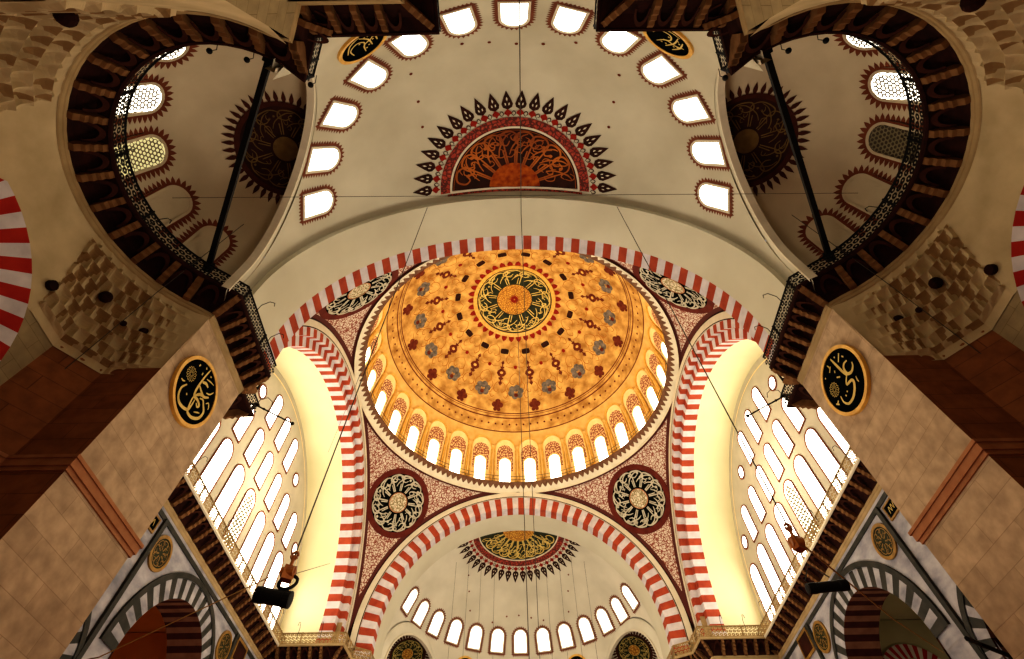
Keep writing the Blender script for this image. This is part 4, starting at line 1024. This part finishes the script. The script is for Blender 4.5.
# far walls below the cornice, and the floor
b = MB()
for sx in (-1, 1):
    b.poly([(sx * 17.5, 10.9, 0), (sx * 13, 10.9, 0), (sx * 13, 10.9, ZCOR), (sx * 17.5, 10.9, ZCOR)]); b.poly([(sx * 13, 10.9, 0), (sx * 11.8, 13.3, 0), (sx * 11.8, 13.3, ZCOR), (sx * 13, 10.9, ZCOR)])
    b.poly([(sx * 11.8, 13.3, 0), (sx * 11.6, 16.9, 0), (sx * 11.6, 16.9, ZCOR), (sx * 11.8, 13.3, ZCOR)]); b.poly([(sx * 11.6, 16.9, 0), (sx * 6.3, 27, 0), (sx * 6.3, 27, 19), (sx * 11.6, 16.9, 19)])
    # side strips behind the arch feet above the balcony
    for sy in (1,):
        b.poly([(sx * 13.15, sy * 11.1, 17.7), (sx * 17.5, sy * 11.1, 17.7), (sx * 17.5, sy * 11.1, 19.2), (sx * 13.15, sy * 11.1, 19.2)])
        b.poly([(sx * 11.1, sy * 13.15, 17.7), (sx * 11.1, sy * 17, 17.7), (sx * 11.1, sy * 17, 19.2), (sx * 11.1, sy * 13.15, 19.2)])
for sx in (-1, 1):
    for sy in (-1, 1):   # solid cores behind the arch feet
        e_ = .5 if sy < 0 else 0
        b.box((sx * (14.4 + e_), sy * 14.85, 19.3), (3.15 - e_ / 2, 1.62, 1.55)); b.box((sx * (15.4 + e_), sy * 12.4, 19.3), (2.15, .75, 1.55))
b.poly([(-6.3, 27, 0), (6.3, 27, 0), (6.3, 27, 24.5), (-6.3, 27, 24.5)])
b.build('wall_far', ['moulding_dim'], kind='structure')
for nm, c_, h_ in (('wall_west_outer', (0, -33.2, 24), (26, .2, 25.5)), ('wall_east_outer', (0, 33.2, 24), (26, .2, 25.5)), ('wall_north_outer', (-26.2, 0, 24), (.2, 33, 25.5)), ('wall_south_outer', (26.2, 0, 24), (.2, 33, 25.5))):
    b = MB(); b.box(c_, h_); b.build(nm, ['moulding_dim'], kind='structure')
b = MB(); b.box((0, 0, 50), (26, 33, .2)); b.build('ceiling', ['moulding_dim'], kind='structure')
b = MB(); b.box((0, 0, -.1), (26, 33, .1)); b.build('floor', ['carpet'], kind='structure')

# ================================================================== HANGING THINGS
def cable(pts, r, label, mat='cable', name='hanging_cable', group=None, cat='cable'):
    b = MB(); b.tube(pts, r, 5); o = b.build(name, [mat]); tag(o, label, cat, group); return o
cable([(0.25, 0, 48.1), (0.25, 0, 4)], .022, 'long vertical lamp cable dropping from the crown of the golden dome')
cable([(.12, -27.9, 22), (.35, -16, 30.5), (.7, -4, 27), (1.25, 13, 12)], .022, 'thin slanting cable crossing the whole picture right of the centre')
for x, y, zt in ((-6.1, 19, 28), (-4.9, 19.3, 28.9), (-3.7, 19.5, 29.5), (-2.4, 19.5, 29.9), (2.6, 19.5, 29.8), (3.9, 19.4, 29.4), (5.1, 19.2, 28.8), (6.3, 19, 27.9)):
    S_ = math.sqrt(max(0, HR ** 2 - x * x - (y - 16.1) ** 2)) + 20.8
    cable([(x, y, S_), (x, y, 5)], .012, 'fine vertical lamp chain hanging in front of the far half dome', group='lamp chains in the far half dome')
cable([(-15.5, 4, ZC + 9.9), (-5.3, -16.5, 16.5)], .012, 'faint wire across the left glowing arch')
cable([(-14.0, -20.24, 21.5), (14.0, -19.96, 21.5)], .010, 'thin level wire stretched across the near half dome from pier to pier')
for sx, side, hz in ((-1, 'left', 7.75), (1, 'right', 8.25)):
    x, y = (-5.2, -16.5) if sx < 0 else (5.95, -16.5)
    top = ZC + math.sqrt(RI ** 2 - x * x)
    cable([(x, y, top), (x, y, hz + .25)], .018, 'taut rope holding the %s loudspeaker, hung from the near arch' % side, group=None, cat='rope', name='hanging_rope')
    blk = MB(); blk.box((x, y, hz), (.12, .09, .15), rz=.5); blk.tube([(x - .13, y, hz + .03), (x + .13, y, hz + .03)], .12, 12); blk.tube([(x, y, hz + .14), (x, y, hz + .42)], .04, 8)
    blk.tube([(x + .07 * math.cos(a), y, hz + .42 + .09 * math.sin(a)) for a in [2 * PI * k / 12 for k in range(12)]], .03, 6, closed=True)
    tag(blk.build('pulley_block', ['amber_glass']), 'amber brown pulley block on the %s hanging rope' % side, 'pulley')
    sp = empty('loudspeaker', (x, y, hz - (.5 if sx < 0 else .98)), ('black cylindrical loudspeaker hung with a cable ring on the left' if sx < 0 else 'black bar shaped loudspeaker seen end on, hung on the right'), 'speaker')
    b = MB()
    d = Vector((1, .12, -.12)).normalized() if sx < 0 else Vector((1, -.05, .06)).normalized()
    c = Vector((-.12, .0, 0)) if sx < 0 else Vector((.15, 0, 0)); L = .37 if sx < 0 else .42
    prof_ = [(-1, .10), (-.98, .17), (-.6, .18), (-.58, .165), (.55, .165), (.57, .18), (.97, .18), (1, .12)]
    b.tube([c + d * (L * t) for t, r in prof_], [r * .92 if sx < 0 else r * .62 for t, r in prof_], 18); b.build('housing', ['speaker'], sp)
    b = MB()
    if sx < 0:
        b.tube([(.06 + .19 * math.cos(a), .02 + .05 * math.sin(a), .32 + .17 * math.sin(a)) for a in [2 * PI * k / 24 for k in range(24)]], .035, 6, closed=True)
        b.build('coiled_cable_ring', ['speaker'], sp)
    else:
        b.tube([(-.25, 0, .12), (0, 0, .5), (.3, 0, .2)], .014, 5); b.build('hanging_bridle', ['cable'], sp)
cable([(-5.2, -16.5, 7.9), (-8.4, -16.2, 6.3), (-13.5, -12.5, 7.5)], .012, 'thin tan wire running down left from the pulley to the arcade', 'cord')
cable([(5.95, -16.5, 8.4), (11.5, -10.3, 9.65), (17.35, -3.85, 11.45)], .022, 'pale tan cord running down right from the pulley toward the arcade', 'cord')
cable([(-5.2, -16.5, 7.7), (-11.3, 1, 18.9)], .010, 'thin wire from the left pulley to the far balcony corner')
cable([(10.6, -13.6, 7.55), (12, -12.2, 8.05), (13.5, -11.8, 7.6)], .06, 'thick black cable at the lower right edge', 'iron')
for sx, side in ((1, 'left'), (-1, 'right')):
    cable([(sx * -14.1, -17.4, 12.8), (sx * -12.9, -18.2, 17.4), (sx * -11.2, -19.2, 21.2)], .014, 'thin dark wire crossing the carved corner on the %s' % side)
    for k, (x, y, z) in enumerate(((-9.25, -25.55, 19.1), (-8.2, -25.3, 19.1), (-6.4, -24.6, 19.0))):
        b = MB(side_T(sx)); b.ball((x, y, z - .25), .09, 10); b.tube([(x, y, z - .18), (x, y, z + .2), (x + .05, y - .2, z + .3)], .012, 5)
        tag(b.build('hanging_bulb', ['iron'], smooth=True), 'small dark hanging bulb by the upper rim of the %s balcony ring' % side, 'bulb', 'dark bulbs on the %s ring' % side)
    for k, (x, y, dx, dy) in enumerate(((-10.8, -16.2, .5, 0), (-10.85, -14.6, .5, 0), (-12.3, -11.1, .4, .3), (-16.7, -7, .4, 0), (-16.7, -2, .4, 0), (-16.7, 3, .4, 0), (-16.7, 8, .4, 0), (-15.6, 10.1, 0, -.4), (-14, 10.1, 0, -.4), (-13.6, -20, .4, .1), (-13.9, -22.5, .4, 0))):
        b = MB(side_T(sx)); b.tube([(x, y, ZRAIL - .4), (x + dx * .1, y + dy * .1, ZRAIL + .35), (x + dx * .6, y + dy * .6, ZRAIL + .62), (x + dx * 1.1, y + dy * 1.1, ZRAIL + .5), (x + dx * 1.25, y + dy * 1.25, ZRAIL + .25)], .016, 5)
        tag(b.build('lamp_hook', ['iron']), 'thin curled iron lamp hook fixed to the %s balcony railing' % side, 'hook', 'lamp hooks on the %s balconies' % side)
    b = MB(side_T(sx)); b.tube([(-12.35, -11.15, 19.3), (-10.9, -9.9, 19.3)], .035, 6); b.ball((-10.9, -9.9, 19.3), .09, 8); b.ball((-12.0, -10.85, 19.3), .06, 8)
    tag(b.build('projecting_rod', ['iron']), 'straight black rod sticking out across the %s windows' % side, 'rod')

# ================================================================== LIGHT
def area(name, loc, size, power, colr, rot=(0, 0, 0)):
    l = bpy.data.lights.new(name, 'AREA'); l.shape = 'DISK'; l.size = size; l.energy = power; l.color = colr
    o = bpy.data.objects.new(name, l); col.objects.link(o); o.location = loc; o.rotation_euler = rot; return o
def point(name, loc, r, power, colr):
    l = bpy.data.lights.new(name, 'POINT'); l.shadow_soft_size = r; l.energy = power; l.color = colr
    o = bpy.data.objects.new(name, l); col.objects.link(o); o.location = loc; return o
area('chandelier_glow', (0, 0, 7), 10, 3300, (1, .90, .74), (PI, 0, 0))
point('dome_glow', (0, 0, 36.5), 2.0, 1150, (1, .87, .64))
for sx in (-1, 1): point('arch_glow', (sx * 14.0, 0, 24), 1.5, 850, (1, .93, .68))
point('near_fill', (0, -21, 8), 2.0, 950, (1, .87, .70))
for sx in (-1, 1): point('aisle_fill', (sx * 21.5, 0, 8), .6, 260, (1, .82, .55))  # added fill lights brightening the aisles, no fixture there
point('far_fill', (0, 16, 12), 2.0, 1500, (1, .94, .82))
w = bpy.data.worlds.new('World'); bpy.context.scene.world = w; w.use_nodes = True
w.node_tree.nodes['Background'].inputs[0].default_value = (.9, .95, 1, 1); w.node_tree.nodes['Background'].inputs[1].default_value = .3

# ================================================================== CAMERA
cd = bpy.data.cameras.new('Camera'); cam = bpy.data.objects.new('Camera', cd); col.objects.link(cam)
r = Vector((0.99985781, 0.01407747, -0.00928313)); u = Vector((0.01686271, -0.83552948, 0.54918679)); f = Vector((0.0000252, 0.549265, 0.835648))
cam.matrix_world = Matrix(((r.x, u.x, -f.x, -.3136), (r.y, u.y, -f.y, -26.7073), (r.z, u.z, -f.z, 1.6), (0, 0, 0, 1)))
cd.sensor_width = 36; cd.lens = 501.633 / 1024 * 36; cd.clip_start = .05; cd.clip_end = 200
sc = bpy.context.scene; sc.camera = cam
sc.view_settings.view_transform = 'Standard'; sc.view_settings.look = 'High Contrast'; sc.view_settings.exposure = -0.17
